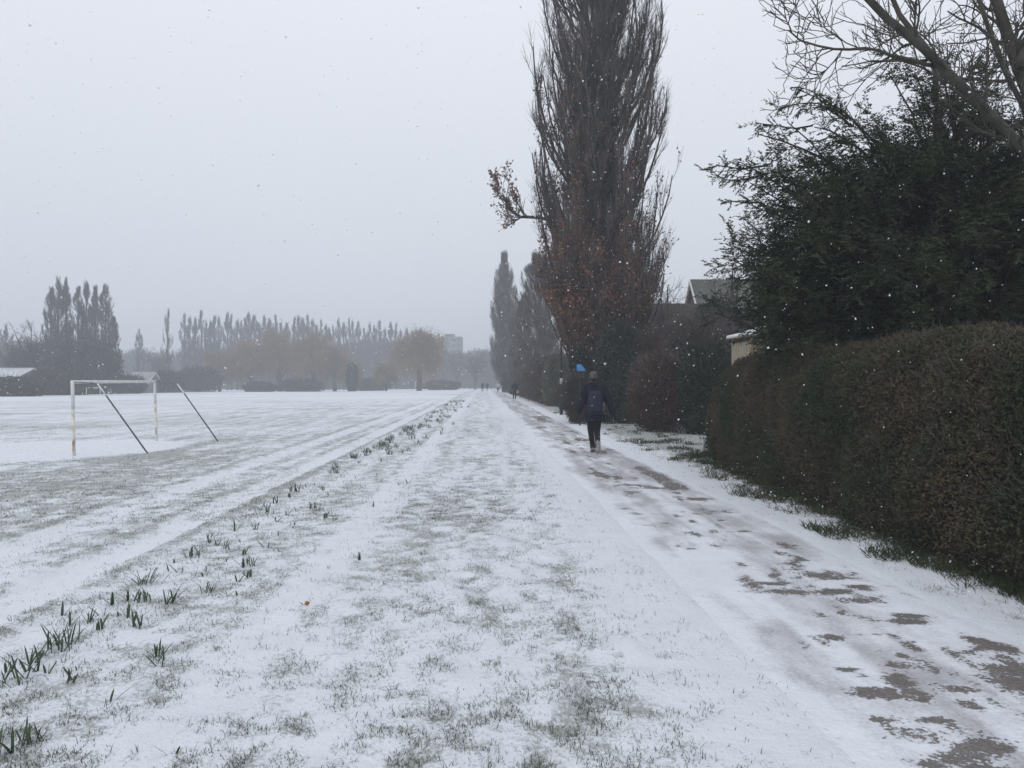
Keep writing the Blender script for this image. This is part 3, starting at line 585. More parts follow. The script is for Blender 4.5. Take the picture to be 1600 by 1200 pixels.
# --- big bare tree overhanging top right
yB = 10.0; root = empty('bare_tree', gp(8.9, yB), 'large leafless tree overhanging the conifer from the right', 'tree')
rs = RS(77); o0 = np.array([8.9, yB, 0])
def bl(pts): return np.array([[X(a, yB + dy), yB + dy, Z(b, yB + dy)] if a < 3000 else None for a, b, dy in pts]) - o0
def resamp(P, k):
    d = np.concatenate([[0], np.cumsum(np.linalg.norm(np.diff(P, axis=0), axis=1))]); t = np.linspace(0, d[-1], k)
    return np.stack([np.interp(t, d, P[:, i]) for i in range(3)], -1)
limbs = [(bl([(1800, 430, .2), (1690, 330, 0), (1600, 237, 0), (1545, 185, 0), (1490, 130, -.1), (1440, 80, -.2), (1395, 38, -.3), (1350, -5, -.3), (1290, -80, -.4), (1230, -140, -.5)]), .085),
         (bl([(1720, 345, .3), (1650, 240, .4), (1600, 125, .5), (1575, 60, .5), (1550, -20, .5), (1520, -130, .5), (1480, -300, .4)]), .10),
         (bl([(1690, 330, -.2), (1620, 220, -.5), (1565, 110, -.6), (1530, 20, -.7), (1500, -60, -.8), (1440, -170, -.8)]), .04),
         (bl([(1500, 140, -.1), (1455, 90, .3), (1400, 20, .5), (1370, -40, .6), (1340, -150, .7)]), .045),
         (bl([(1470, 108, -.1), (1420, 100, -.3), (1350, 85, -.5), (1290, 84, -.6), (1250, 70, -.6), (1230, 50, -.6)]), .026),
         (bl([(1600, 240, 0), (1560, 195, .4), (1500, 150, .7), (1440, 105, .9), (1400, 90, 1)]), .03),
         (bl([(1590, 110, .4), (1620, 40, .3), (1640, -60, .2)]), .06)]
tr = np.array([[0, 0, -.2], [-.1, 0, 1.2], [-.3, 0, 2.2], [-.9, .1, 3.0]]); mb = MB(); mb.tube(tr, [.3, .24, .2, .15], 10)
mb.tube(np.array([[-.3, 0, 2.2], limbs[1][0][0]]), [.16, .11], 9); mb.build('trunk', M['ash_bark'], root, True)
mb = MB(); PP = []; RR_ = []
for p, r in limbs:
    q = resamp(p, 12) + np.cumsum(rs.normal(size=(12, 3)), 0) * .012; q[0] = p[0]; R = np.linspace(r, r * .35, 12); mb.tube(q, R, 8); PP.append(q); RR_.append(R)
mb.tube(np.array([tr[-1], limbs[0][0][0]]), [.14, .09], 9)
mb.build('limb', M['ash_bark'], root, True)
P1 = np.stack(PP); R1 = np.stack(RR_)
P2, R2 = grow(P1, R1, 13, .25, 1, 1.15, 55, .0, 7, rs, .32, .22, .4, .4, .008)
P3, R3 = grow(P2, R2, 6, .15, 1, .5, 48, .10, 6, rs, .6, .2, .7, .3, .0055)
P4, R4 = grow(P3, R3, 2, .3, 1, .2, 45, .22, 4, rs, .8, .15, .8, .3, .0045)
mb = MB(); mb.add(*tubes(P2, R2, 5)); mb.add(*tubes(P3, R3, 4)); mb.add(*tubes(P4, R4, 3)); mb.build('twigs', M['ash_bark'], root)
# --- dark conifer (yew) behind the hedge
yY = 12.3; cy0 = np.array([6.9, yY, 0]); root = empty('conifer_tree', gp(6.9, yY), 'big dark conifer spreading over the hedge on the right', 'tree')
rs = RS(91); ends = []
n = 330; d = unit(rs.normal(size=(n, 3))); d[:, 2] = np.abs(d[:, 2]) * 1.0 - .35; d = unit(d)
lump = 1 + .22 * (fbm(np.arctan2(d[:, 1], d[:, 0]) * 2, d[:, 2] * 3, 92) - .5) * 2
E = np.stack([d[:, 0] * 3.45, d[:, 1] * 2.4, d[:, 2] * 2.25], -1) * (lump * rs.uniform(.5, 1, n) ** .35)[:, None] + np.array([0, 0, 3.05])
extra = [(1150, 262, -.2), (1190, 225, 0), (1225, 205, .1), (1165, 300, 0), (1170, 350, -.3), (1185, 400, 0), (1200, 450, -.2), (1215, 500, -.4), (1260, 215, 0), (1300, 190, .2), (1340, 185, -.3), (1390, 150, 0), (1430, 110, .2), (1470, 75, .1), (1480, 58, 0), (1500, 95, .3), (1440, 150, -.4), (1510, 150, 0), (1460, 130, .3), (1530, 110, .2), (1560, 170, .3), (1590, 190, .2), (1240, 300, -1), (1230, 380, -1), (1250, 450, -1), (1300, 260, -1), (1210, 260, -.5), (1280, 400, -1.2), (1350, 300, -1.3), (1205, 330, -.4), (1220, 290, .2), (1190, 430, .3), (1240, 240, .4), (1270, 260, .2), (1450, 100, .5), (1490, 120, -.2)]
E2 = np.array([[X(a, yY + c), yY + c, Z(b, yY + c)] for a, b, c in extra]) - cy0
ne = 75; ex = rs.uniform(1210, 1400, ne); ey = rs.uniform(np.interp(ex, [1210, 1260, 1400], [265, 240, 200]), 510); ed = rs.uniform(-1.2, .8, ne)
E3 = np.array([[X(a, yY + c), yY + c, Z(b, yY + c)] for a, b, c in zip(ex, ey, ed)]) - cy0
E = np.concatenate([E, E2, E3]); n = len(E)
z0 = np.clip(E[:, 2] * rs.uniform(.25, .75, n), .4, 4.6); bx = np.clip(E[:, 0] * .25, -.9, .9)
S = np.stack([bx, E[:, 1] * .1, z0], -1); s = np.linspace(0, 1, 8)[None, :, None]
Pl = S[:, None] + (E - S)[:, None] * s; Pl[..., 2] += (.35 * np.sin(s[..., 0] * 3.14)) * rs.uniform(.3, 1.2, (n, 1)); Pl += np.cumsum(rs.normal(size=Pl.shape), 1) * .03
Rl = np.full((n, 1), .035) * np.linspace(1, .2, 8)[None]
# long sprays reaching out on the left
sp = [[(1200, 262, 0), (1160, 268, -.1), (1120, 262, -.2), (1092, 270, -.3)], [(1200, 275, 0), (1160, 285, -.2), (1130, 285, -.3), (1108, 268, -.4)], [(1325, 190, 0), (1290, 160, -.1), (1262, 142, -.2), (1238, 140, -.2)], [(1325, 195, 0), (1280, 165, 0), (1250, 165, -.1), (1218, 172, -.2)], [(1330, 200, .1), (1300, 175, .1), (1270, 150, .1), (1250, 155, .1)], [(1190, 320, 0), (1165, 320, -.1), (1145, 318, -.2), (1127, 322, -.2)], [(1270, 200, 0), (1240, 205, 0), (1215, 200, 0), (1180, 196, 0)]]
SPk = np.stack([resamp(np.array([[X(a, yY + c), yY + c, Z(b, yY + c)] for a, b, c in q]) - cy0, 8) for q in sp]); SR = np.full((len(sp), 1), .014) * np.linspace(1, .3, 8)[None]
mb = MB()
for q in ([[0, 0, -.2], [0, 0, 1.5], [-.3, .1, 3.2], [-.55, 0, 4.6], [-.6, 0, 6.3]], [[.15, .1, 0], [.5, .1, 1.6], [.9, .2, 3.2], [1.2, .1, 4.8]], [[-.1, 0, 0], [-.5, -.1, 1.2], [-1.2, -.1, 2.6], [-1.7, -.1, 3.9]]): mb.tube(q, np.linspace(.2, .03, len(q)), 8)
mb.add(*tubes(Pl, Rl, 4)); mb.add(*tubes(SPk, SR, 4)); mb.build('trunk', M['bark'], root)
P2, R2 = grow(Pl, Rl, 13, .25, 1, .72, 38, -.06, 5, rs, .5, .10, .4, .35, .006)
P2s, R2s = grow(SPk, SR, 10, .15, 1, .26, 50, -.05, 5, rs, .5, .1, .4, .4, .004)
P3, R3 = grow(P2, R2, 5, .15, 1, .30, 42, -.07, 4, rs, .6, .08, .5, .3, .004)
allP = [(P2, 22), (P2s, 40), (P3, 17), (SPk, 110)]
mb = MB()
for P, nn in allP:
    sl_ = .7 if P is P2s or P is SPk else 1.
    pts, dd = along(P, nn, rs, .05, 1); N = len(pts)
    side = unit(np.cross(dd, np.array([0, 0, 1.])) ) * rs.choice([-1, 1], (N, 1))
    mb.add(*leaves(pts, dd * .8 + side * .9 + np.array([0, 0, -.15]), .062 * sl_, .017 * sl_, rs, .25))
mb2 = MB(); mb2.add(*tubes(P2, R2, 3)); mb2.add(*tubes(P2s, R2s, 3)); mb2.build('branchlets', M['bark'], root)
mb.build('needles', M['yew'], root)
# ------------------------------------------------------------------ shrubs and hedges
def ico(seed, rx, ry, rz, amp, fr=1.2, sub=40):
    th = np.linspace(0, 2 * math.pi, sub, endpoint=False); ph = np.linspace(.02, math.pi - .02, sub // 2)
    T, Pp = np.meshgrid(th, ph); d = np.stack([np.sin(Pp) * np.cos(T), np.sin(Pp) * np.sin(T), np.cos(Pp)], -1)
    f = 1 + amp * (bn(d, seed, fr) - .5) * 2
    V = d * f[..., None] * np.array([rx, ry, rz]); i = np.arange(T.size).reshape(T.shape); j = np.roll(i, -1, 1)
    return V.reshape(-1, 3), np.stack([i[:-1], j[:-1], j[1:], i[1:]], -1).reshape(-1, 4)[:, ::-1]
def bn(d, seed, fr): return .5 * fbm(d[..., 0] * fr * 2 + 5, d[..., 2] * fr * 2 + d[..., 1] * fr, seed, 3) + .5 * fbm(d[..., 1] * fr * 2 + 9, d[..., 2] * fr * 2 - d[..., 0] * fr, seed + 5, 3)
def shrub(name, loc, rx, ry, h, seed, label, mleaf, n, L=.07, W=.045, cat='shrub', group=None, twigs=300, amp=.25, core=.78, tl=.35):
    rs = RS(seed); root = empty(name, loc, label, cat, group); c = np.array([0, 0, h * .46]); rz = h * .54
    d = unit(rs.normal(size=(n, 3))); f = 1 + amp * (bn(d, seed, 1.2) - .5) * 2
    # leaf clumps: modulate depth by fine noise
    q = rs.uniform(.74, 1.04, n) + .16 * (bn(d, seed + 9, 5) - .5)
    P = d * (f * q)[:, None] * np.array([rx, ry, rz]) + c; k = P[:, 2] > 0
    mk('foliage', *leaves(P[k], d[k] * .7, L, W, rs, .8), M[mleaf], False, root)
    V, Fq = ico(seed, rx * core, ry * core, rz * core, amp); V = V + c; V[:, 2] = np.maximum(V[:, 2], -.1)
    mk('dark_core', V, Fq, M['hedge_core'], False, root)  # added solid dark blob for the shaded inside; blocks see-through, no branches modelled
    if twigs:
        d = unit(rs.normal(size=(twigs, 3))); d[:, 2] = np.abs(d[:, 2]); f = 1 + amp * (bn(d, seed, 1.2) - .5) * 2
        P0 = d * (f * .85)[:, None] * np.array([rx, ry, rz]) + c; D = unit(d * np.array([1, 1, .6]) + [0, 0, .5] + .3 * rs.normal(size=(twigs, 3)))
        ln = tl * rs.uniform(.4, 1.3, (twigs, 1)); PT = np.stack([P0, P0 + D * ln * .5, P0 + unit(D + .25 * rs.normal(size=D.shape)) * ln], 1)
        mk('twigs', *tubes(PT, np.full((twigs, 1), .004 + .00022 * loc[1]) * np.array([[1, .8, .4]]), 3), M['twig'], False, root)
    return root
# near clipped hedge
def hedge(name, label, y0, y1, xf, depth, h, seed, n, mleaf, L, W, cat='hedge', roundend=1.2, tufts=900, group=None, amp=.22):
    """hedge running along y, front face at x = xf(y)"""
    rs = RS(seed); root = empty(name, (xf((y0 + y1) / 2), (y0 + y1) / 2, float(base_z(xf((y0 + y1) / 2), (y0 + y1) / 2))), label, cat, group)
    o0 = np.array([root.location.x, root.location.y, root.location.z])
    def surf(t, s, off=0.):
        """t along 0..1, s around the profile 0 (front foot) .. 1 (back foot)"""
        y = y0 + (y1 - y0) * t; a = s * math.pi
        c, sn = np.cos(a), np.sin(a); e = .68
        px_ = np.sign(c) * np.abs(c) ** e; pz = np.abs(sn) ** e
        endh = np.clip((y1 - y) / (roundend * 3), 0, 1); endh = np.sqrt(np.clip(1 - (1 - endh) ** 2.4, 0, 1)); endf = np.clip(np.minimum(y1 - y, y - y0) / roundend, 0, 1); endf = np.sqrt(np.clip(1 - (1 - endf) ** 2, .0, 1))
        f = 1 + amp * (fbm(y * .9 + 3 * s, s * 5, seed, 4) - .5) * 2 + .05 * (fbm(y * 5, s * 16, seed + 3, 3) - .5) * 2 + off
        hw = depth / 2 * endf; hh = h * (.45 + .55 * endh) * (1 + .03 * np.sin(y * .9)) * (.9 + .1 * sst(5, 14, y))
        return np.stack([xf(y) + depth / 2 - px_ * hw * f, y + 0 * a, np.maximum(pz * hh * (f * .5 + .5) , -.1)], -1) - np.array([o0[0], o0[1], 0])
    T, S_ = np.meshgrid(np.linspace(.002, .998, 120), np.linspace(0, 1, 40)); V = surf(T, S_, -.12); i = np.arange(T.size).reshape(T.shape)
    mk('dark_core', V.reshape(-1, 3), np.stack([i[:-1, :-1], i[:-1, 1:], i[1:, 1:], i[1:, :-1]], -1).reshape(-1, 4), M['hedge_core'], True, root)  # added dark shell behind the leaves, standing in for shade within the hedge
    t = rs.uniform(0, 1, n); s = rs.uniform(0, .68, n)
    off = rs.uniform(-.14, .05, n) + .10 * (fbm(t * (y1 - y0) * 4, s * 22, seed + 7, 3) - .5)
    P = surf(t, s, off); Pi = surf(t, s, off - .1); D = unit(P - Pi)
    big = rs.uniform(.75, 1.35, n)
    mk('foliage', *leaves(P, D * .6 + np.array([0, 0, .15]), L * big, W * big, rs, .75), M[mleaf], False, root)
    t = rs.uniform(0, 1, tufts); s = rs.uniform(.05, .62, tufts); P0 = surf(t, s, -.05); D = unit(P0 - surf(t, s, -.2)); D = unit(D + .5 * rs.normal(size=D.shape) + [0, 0, .35])
    ln = rs.uniform(.06, .22, (tufts, 1)); PT = np.stack([P0, P0 + D * ln * .5, P0 + unit(D + .3 * rs.normal(size=D.shape)) * ln], 1)
    mk('twigs', *tubes(PT, np.full((tufts, 1), .003 + .0001 * y0) * np.array([[1, .8, .5]]), 3), M['twig'], False, root)
    return root
hedge('clipped_hedge', 'large clipped brown and green hedge beside the path at right', 2.6, 17.0, lambda y: 3.64 + 0 * y + .01 * (y - 6), 1.9, 2.12, 501, 330000, 'hedge', .034, .017, tufts=9000)
hedge('long_hedge', 'long dark brown hedge far along the right of the path', 58, 150, lambda y: 4.15 - SL * y, 2.6, 3.1, 502, 60000, 'brown', .16, .10, tufts=3000)
def sh(px, Y, wpx, top, seed, label, ml, n, ry=None, **k):
    rx = wpx / 2 / F * Y; return shrub('shrub', gp(X(px, Y), Y), rx, ry or rx, Z(top, Y), seed, label, ml, n, **k)
sh(1030, 26.5, 100, 552, 601, 'rounded brown shrub just right of the walker', 'rust', 26000, L=.06, W=.035, ry=1.2, twigs=900)
sh(1102, 25.5, 92, 540, 602, 'dark green ivy covered shrub between brown shrub and big hedge', 'dkgreen', 26000, L=.075, W=.06, ry=1.3)
sh(1105, 33, 235, 497, 603, 'broad purple brown thicket below the tiled house roof', 'brown', 30000, L=.08, W=.03, ry=2.0, twigs=2200, tl=.8)
sh(1122, 37, 100, 468, 604, 'round dark green bush under the tiled roof', 'dkgreen', 16000, L=.11, W=.09)
sh(968, 32.2, 78, 500, 605, 'dark ivy mass at the foot of the tall ivied poplar', 'ivy', 20000, L=.10, W=.08, ry=1.1, twigs=200)
sh(1012, 32, 70, 520, 606, 'reddish brown scrub at the right of the ivy mass', 'rust', 12000, L=.09, W=.05, twigs=600, tl=.6)
sh(874, 56, 52, 552, 607, 'grey green shrub behind the lamp post', 'green', 13000, L=.13, W=.07, ry=1.8)
sh(857, 57, 16, 580, 608, 'small yellow flowering shrub at the path edge', 'yellow', 3500, L=.12, W=.08, twigs=150)
sh(888, 48, 44, 598, 609, 'low scrub at the foot of the lamp post', 'hedge', 7000, L=.10, W=.06, twigs=300)
sh(903, 32.0, 40, 596, 610, 'rusty brown shrub below the small blue sign', 'rust', 11000, L=.06, W=.03, twigs=1300, tl=.5, amp=.4)
sh(1208, 20.5, 110, 500, 611, 'dark green undergrowth filling the gap under the conifer', 'dkgreen', 16000, L=.08, W=.05, ry=1.4)
sh(1290, 16.5, 260, 515, 612, 'dark laurel bush behind the big clipped hedge', 'dkgreen', 22000, L=.08, W=.04, ry=1.2)
sh(550, 192, 17, 568, 613, 'dark round evergreen bush standing alone before the willows', 'dkgreen', 2500, L=.4, W=.35, twigs=0)
# dark thicket under the far-left poplars and the hedgerow along the field edge
HG = 'bushes along the far edge of the field'
for k, (px, Y, w, top, lab) in enumerate([(100, 142, 50, 538, 'dark thicket under the tallest poplars behind the goal'), (152, 140, 74, 530, 'broad dark thicket at the right of the poplar clump'), (20, 112, 90, 590, 'low dark bush line below the snowy roofed building'), (75, 125, 60, 578, 'low brown hedge bush right of the snowy building'), (115, 128, 50, 580, 'low dark bush seen through the goal at its left post'), (200, 150, 50, 588, 'low bush in front of the small snowy roofed house'), (262, 170, 70, 580, 'grey bush seen right of the goal'), (310, 185, 70, 572, 'grey bush left of the tan willows'), (405, 190, 50, 597, 'low dark scrub under the willows, left heap'), (470, 195, 70, 592, 'low dark scrub under the willows, right heap'), (580, 215, 60, 592, 'low grey scrub right of the round evergreen'), (690, 215, 60, 597, 'low grey scrub under the solitary willow')]):
    shrub('shrub', gp(X(px, Y), Y), w / 2 / F * Y, 3.0, Z(top, Y), 640 + k, lab, 'dkgreen' if k in (0, 1, 2, 4) else 'brown', 3200, L=.45, W=.3, group=HG, twigs=160, tl=1.2, amp=.3)
# far-off woods as one hazy mass
rs = RS(71)
mb = MB()
for (p0, p1, Y, tops, n) in [(150, 780, 330, [(150, 552), (230, 545), (260, 556), (330, 540), (480, 545), (600, 528), (690, 545), (700, 560), (725, 548), (760, 548), (780, 560)], 5200), (-150, 120, 240, [(-150, 545), (0, 535), (60, 530), (120, 550)], 1500), (760, 1300, 330, [(760, 550), (830, 540), (1000, 540), (1300, 545)], 1600)]:
    px = rs.uniform(p0, p1, n); Yv = Y + rs.uniform(-20, 20, n); h = Z(np.interp(px, [t[0] for t in tops], [t[1] for t in tops]), Yv) * (.72 + .45 * fbm(px * .09, 0 * px, 72)) * rs.uniform(.5, 1, n) ** .4
    x = X(px, Yv); P0 = np.stack([x, Yv, 0 * x], -1); lean = rs.normal(size=(n, 2)) * .09 * h[:, None]
    P1 = P0 + np.stack([lean[:, 0] * .4, lean[:, 1] * .4, h * .55], -1); P2 = P0 + np.stack([lean[:, 0], lean[:, 1], h], -1)
    PT = np.stack([P0, P1, P2], 1); RT = np.full((n, 1), .22) * np.array([[1, .6, .15]]); mb.add(*tubes(PT, RT, 3))
    Q, S = grow(PT, RT, 14, .25, 1, 3.6, 35, .15, 3, rs, .4, .15, .5, .4, .06); mb.add(*tubes(Q, S, 3))
tag(mb.build('distant_wood', M['far_twig']), 'hazy grey wood along the horizon', 'wood', kind='stuff')
# ------------------------------------------------------------------ buildings
def gable_roof(mb, c, L, D, z0, z1, th=.14, ax='x', over=.3):
    """two sloping slabs, ridge along x"""
    for sgn in (-1, 1):
        y0 = sgn * (D / 2 + over); zz = z0 - (z1 - z0) * over / (D / 2); x = L / 2 + over
        V = np.array([[-x, y0, zz], [x, y0, zz], [x, 0, z1], [-x, 0, z1]]); V2 = V + [0, 0, th]
        V = np.concatenate([V, V2]); V = V if ax == 'x' else V[:, [1, 0, 2]]
        mb.add(V + np.array(c), np.array([[0, 1, 2, 3], [7, 6, 5, 4], [0, 4, 5, 1], [1, 5, 6, 2], [2, 6, 7, 3], [3, 7, 4, 0]]))
    return mb
def gable_wall(mb, L, D, z0, z1, ax='x'):
    x, y = L / 2, D / 2
    V = np.array([[-x, -y, -.2], [x, -y, -.2], [x, y, -.2], [-x, y, -.2], [-x, -y, z0], [x, -y, z0], [x, y, z0], [-x, y, z0], [-x, 0, z1 - .02], [x, 0, z1 - .02]])
    V = V if ax == 'x' else V[:, [1, 0, 2]]
    return mb.add(V, [np.array([[0, 1, 5, 4], [2, 3, 7, 6]]), np.array([[1, 2, 6, 9, 5], [3, 0, 4, 8, 7]])])
def house(loc, L, D, z0, z1, label, mroof, mwall, wins, chim=None, rz=0, barge=True, ax='x', snow=0):
    r = empty('house', loc, label, 'house', rz=rz)
    gable_wall(MB(), L, D, z0, z1, ax).build('wall', M[mwall], r)
    rf = gable_roof(MB(), (0, 0, 0), L, D, z0, z1, ax=ax).build('roof', M[mroof], r)
    if chim: mb = MB(); mb.box((chim[0], chim[1], z1 + .3), (.6, .5, 1.2)); mb.build('chimney', M['redbrick'], rf)
    if barge:
        for sx in (-1, 1):
            mb = MB()
            for sy in (-1, 1):
                a = np.array([sx * (L / 2 + .315), 0, z1 + .02]); b = np.array([sx * (L / 2 + .315), sy * (D / 2 + .3), z0 - (z1 - z0) * .3 / (D / 2) + .02])
                if ax != 'x': a = a[[1, 0, 2]]; b = b[[1, 0, 2]]
                mb.tube([a, b], .09, 4)
            mb.build('bargeboard', M['white'], rf)
    for (x, z, w, h) in wins:
        mb = MB(); mb.box((x, -D / 2 - .03, z), (w, .06, h)); wn = mb.build('window', M['white'], r)
        mb = MB(); mb.box((x - w * .24, -D / 2 - .065, z), (w * .4, .02, h * .85)); mb.box((x + w * .24, -D / 2 - .065, z), (w * .4, .02, h * .85)); mb.build('pane', M['glass'], wn)
    return r
Yh = 46.0
house((X(1100, Yh) + 4.4, Yh + 4, 0), 8.0, 7.0, 4.5, Z(440, Yh + 4), 'tiled house roof rising behind the round dark bush', 'rooftile', 'redbrick', [(-2, 3.6, 1.4, 1.2), (2, 3.6, 1.4, 1.2)], (3.0, 0))
Yh = 44.0
house((X(1046, Yh), Yh + 4, 0), 8.0, 4.2, 3.9, Z(478, Yh + 4), 'low brown roofed bungalow with white bargeboard right of the tall poplar', 'darkwood', 'redbrick', [(-1, 2, 1.2, 1.1)], None)
Yh = 128.0
r = house((X(0, Yh) - 6, Yh, 0), 22, 9, Z(591, Yh), Z(576, Yh), 'long low building with snow covered roof at the left frame edge', 'snow', 'redbrick', [(9 - 3 * k, 1.6, 1.2, 1.0) for k in range(4)], None)
Yh = 165.0
house((X(226, Yh), Yh, 0), 3.8, 7.0, Z(600, Yh), Z(582, Yh), 'small house with snowy roof seen above the goal crossbar', 'frosted_roof', 'concrete', [(-1.2, 1.2, 1, 1), (1.0, 1.2, 1, 1)], None)
# tower block in the haze
Yt = 430.0; r = empty('tower_block', (X(706, Yt), Yt, 0), 'hazy grey tower block right of the solitary willow', 'building')
wt = 33 / F * Yt; ht = Z(527, Yt); mb = MB(); mb.box((0, 0, ht / 2), (wt, 12, ht)); mb.build('wall', M['concrete'], r)
mb = MB(); mb.box((-1, 0, ht + .8), (wt * .45, 6, 1.6)); mb.build('roof_plant_room', M['concrete'], r)
for fl in range(9):
    for k in range(4):
        mb = MB(); mb.box((-wt / 2 + wt * (k + .5) / 4, -6.02, 2.0 + fl * ht / 9.3), (wt / 5.5, .1, 1.4)); mb.build('window', M['glass'], r)
# shed with snowy roof between the hedges
ys_ = 18.0; zt = Z(527, ys_); x0, x1, xr = X(1172, ys_), X(1180, ys_), X(1225, ys_)
r = empty('garden_shed', (x0, ys_, 0), 'tan boarded garden shed with snowy roof between hedge and shrubs', 'shed')
mb = MB(); w = x1 - x0; k = 1
for j in range(k): mb.box((w * (j + .5) / k, 0, zt / 2 - .05), (w / k - .008, .03 if j % 2 else .022, zt - .05))
dx = xr - x1
for j in range(9): mb.box((w + dx * (j + .5) / 9, (j + .5) * .0, zt / 2 - .02 + .11 * (j + .5) / 9), (dx / 9 - .006, .03 if j % 2 else .022, zt - .1 + .22 * j / 9))
for j in range(7): mb.box((0, .12 + .2 * j, zt / 2 - .05), (.03 if j % 2 else .024, .19, zt - .05))
mb.box(((w + dx), .75, zt / 2), (.03, 1.45, zt)); mb.box(((w + dx) / 2, 1.5, zt / 2 + .03), (w + dx, .03, zt)); mb.build('wall', M['fencewood'], r)
for xx in (.03, w + dx): 
    mb = MB(); mb.box((xx, -.045, zt / 2 - .02), (.075, .05, zt + .02)); mb.build('corner_post', M['postwood'], r)
mb = MB()
V = np.array([[-.1, -.12, zt + .015], [w, -.12, zt + .015], [w + dx + .1, -.12, zt + .26], [w + dx + .1, 1.6, zt + .30], [w, 1.6, zt + .06], [-.1, 1.6, zt + .03]]); V = np.concatenate([V, V + [0, 0, .03]])
fr = [np.array([[0, 1, 4, 5][::-1], [1, 2, 3, 4][::-1], [6, 7, 10, 11], [7, 8, 9, 10], [0, 1, 7, 6], [1, 2, 8, 7], [2, 3, 9, 8], [3, 4, 10, 9], [4, 5, 11, 10], [5, 0, 6, 11]])]
mb.add(V, fr); rf = mb.build('roof', M['postwood'], r)
V2 = V.copy(); V2[:6, 2] += .032; V2[6:, 2] += .07; mk('snow_cover', V2, fr, M['snow'], False, rf)
# blue sign on a post in the brown shrub
yf = 30.6; r = empty('signpost', gp(X(906, yf), yf), 'small bright blue sign on a dark post left of the walker', 'sign'); h = Z(570, yf)
mb = MB(); mb.tube([[0, 0, -.1], [0, 0, h + .08]], .03, 8); mb.build('post', M['black'], r, True)
V = np.array([[-.12, -.04, h], [.06, -.04, h], [.22, -.04, h - .21], [.20, -.04, h - .25], [-.12, -.04, h - .25]]); V = np.concatenate([V, V + [0, .01, 0]])
mk('sign_board', V, [np.array([[0, 4, 3, 2, 1], [5, 6, 7, 8, 9]]), np.array([[k, (k + 1) % 5, (k + 1) % 5 + 5, k + 5] for k in range(5)])], M['blue'], False, r)
# lamp posts
def lamp(px, Y, top, label):
    r = empty('lamp_post', gp(X(px, Y), Y), label, 'lamp post', 'lamp posts beside the path'); h = Z(top, Y) - r.location.z
    mb = MB(); mb.tube([[0, 0, -.1], [0, 0, 1.1]], .085, 10); mb.tube([[0, 0, 1.1], [0, 0, 1.2]], [.085, .05], 10); mb.tube([[0, 0, 1.2], [0, 0, h]], [.05, .04], 10); mb.build('pole', M['black'], r, True)
    mb = MB(); mb.tube([[0, 0, h - .02], [0, 0, h + .12], [0, 0, h + .42], [0, 0, h + .5], [0, 0, h + .56]], [.06, .12, .20, .22, .05], 10); mb.build('lantern', M['steel'], r, True)
    mb = MB(); mb.tube([[0, -.004, 1.55], [0, -.004, 1.8]], .075, 10); mb.tube([[0, -.05, 1.52], [0, -.05, 1.80]], [.056, .056], 6); mb.build('notice', M['white'], r)
lamp(877, 41, 512, 'slim black lamp post with white notice by the grey green shrub')
lamp(821, 96, 548, 'thin distant lamp post in front of the second poplar')
# ------------------------------------------------------------------ goals
def tubeobj(name, P, R, m, parent, sides=10): mb = MB(); mb.tube(P, R, sides); return mb.build(name, m, parent, True)
p1 = np.array([X(116, 17.4), 17.4, 0]); p2 = np.array([X(245, 22.2), 22.2, 0]); zt = 1.57
r = empty('football_goal', tuple(p1), 'white metal goal frame with rusty posts on the snowy field', 'goal')
q2 = p2 - p1; t1 = np.array([X(113, 17.4), 17.4, zt]) - p1; t2 = np.array([X(241.5, 22.2), 22.2, zt + .03]) - p1
z1 = float(gz(p1[0], p1[1])); z2 = float(gz(p2[0], p2[1]))
for a, b, z in ((np.zeros(3), t1, z1), (q2, t2, z2)):
    tubeobj('post', [a + [0, 0, z - .1], a + (b - a) * .63], .034, M['rusty_white'], r); tubeobj('post', [a + (b - a) * .63, b + [0, 0, .03]], .036, M['white'], r)
tubeobj('crossbar', [t1, t2], .036, M['white'], r)
for (t, ax, ay, bx_, by_) in ((t1, 152, 17.7, 232, 709), (t2, 277, 22.5, 341, 689)):
    e = np.array([X(ax, ay), ay, zt - .03]) - p1; Yb = CH * F / (by_ - HZ); b = np.array([X(bx_, Yb), Yb, 0]) - p1
    tubeobj('top_arm', [t, e], .009, M['dull_paint'], r, 8); tubeobj('back_stay', [e, e + (b - e) * .17], .017, M['white'], r, 8); tubeobj('back_stay', [e + (b - e) * .17, b + [0, 0, -.02]], .017, M['steel'], r, 8)
def far_goal(pa, pb, Ya, Yb, top, label):
    a = np.array([X(pa, Ya), Ya, 0]); b = np.array([X(pb, Yb), Yb, 0]); g = float(base_z(a[0], a[1])); h = Z(top, Ya)
    r = empty('football_goal', (a[0], a[1], g), label, 'goal', 'goals far across the field'); d = b - a
    tubeobj('post', [[0, 0, -.1], [0, 0, h]], .07, M['white'], r, 6); tubeobj('post', [d + [0, 0, -.1], d + [0, 0, h]], .07, M['white'], r, 6); tubeobj('crossbar', [[0, 0, h], d + [0, 0, h]], .07, M['white'], r, 6)
far_goal(135, 156.5, 127, 132, 606, 'tiny white goal seen through the near goal frame')
far_goal(649, 663, 225, 240, 597, 'faint white goal under the solitary willow')
far_goal(682, 692, 260, 285, 598, 'faintest white goal right of the solitary willow')
# railing closing the far end of the field
r = empty('railing', gp(X(700, 235), 235), 'low dark railing at the far end of the path', 'railing'); L = X(768, 235) - X(700, 235)
for k in range(9): tubeobj('post', [[L * k / 8, 0, 0], [L * k / 8, 0, 1.25]], .06, M['steel'], r, 6)
for z in (.6, 1.2): tubeobj('rail', [[0, 0, z], [L, 0, z]], .045, M['steel'], r, 6)
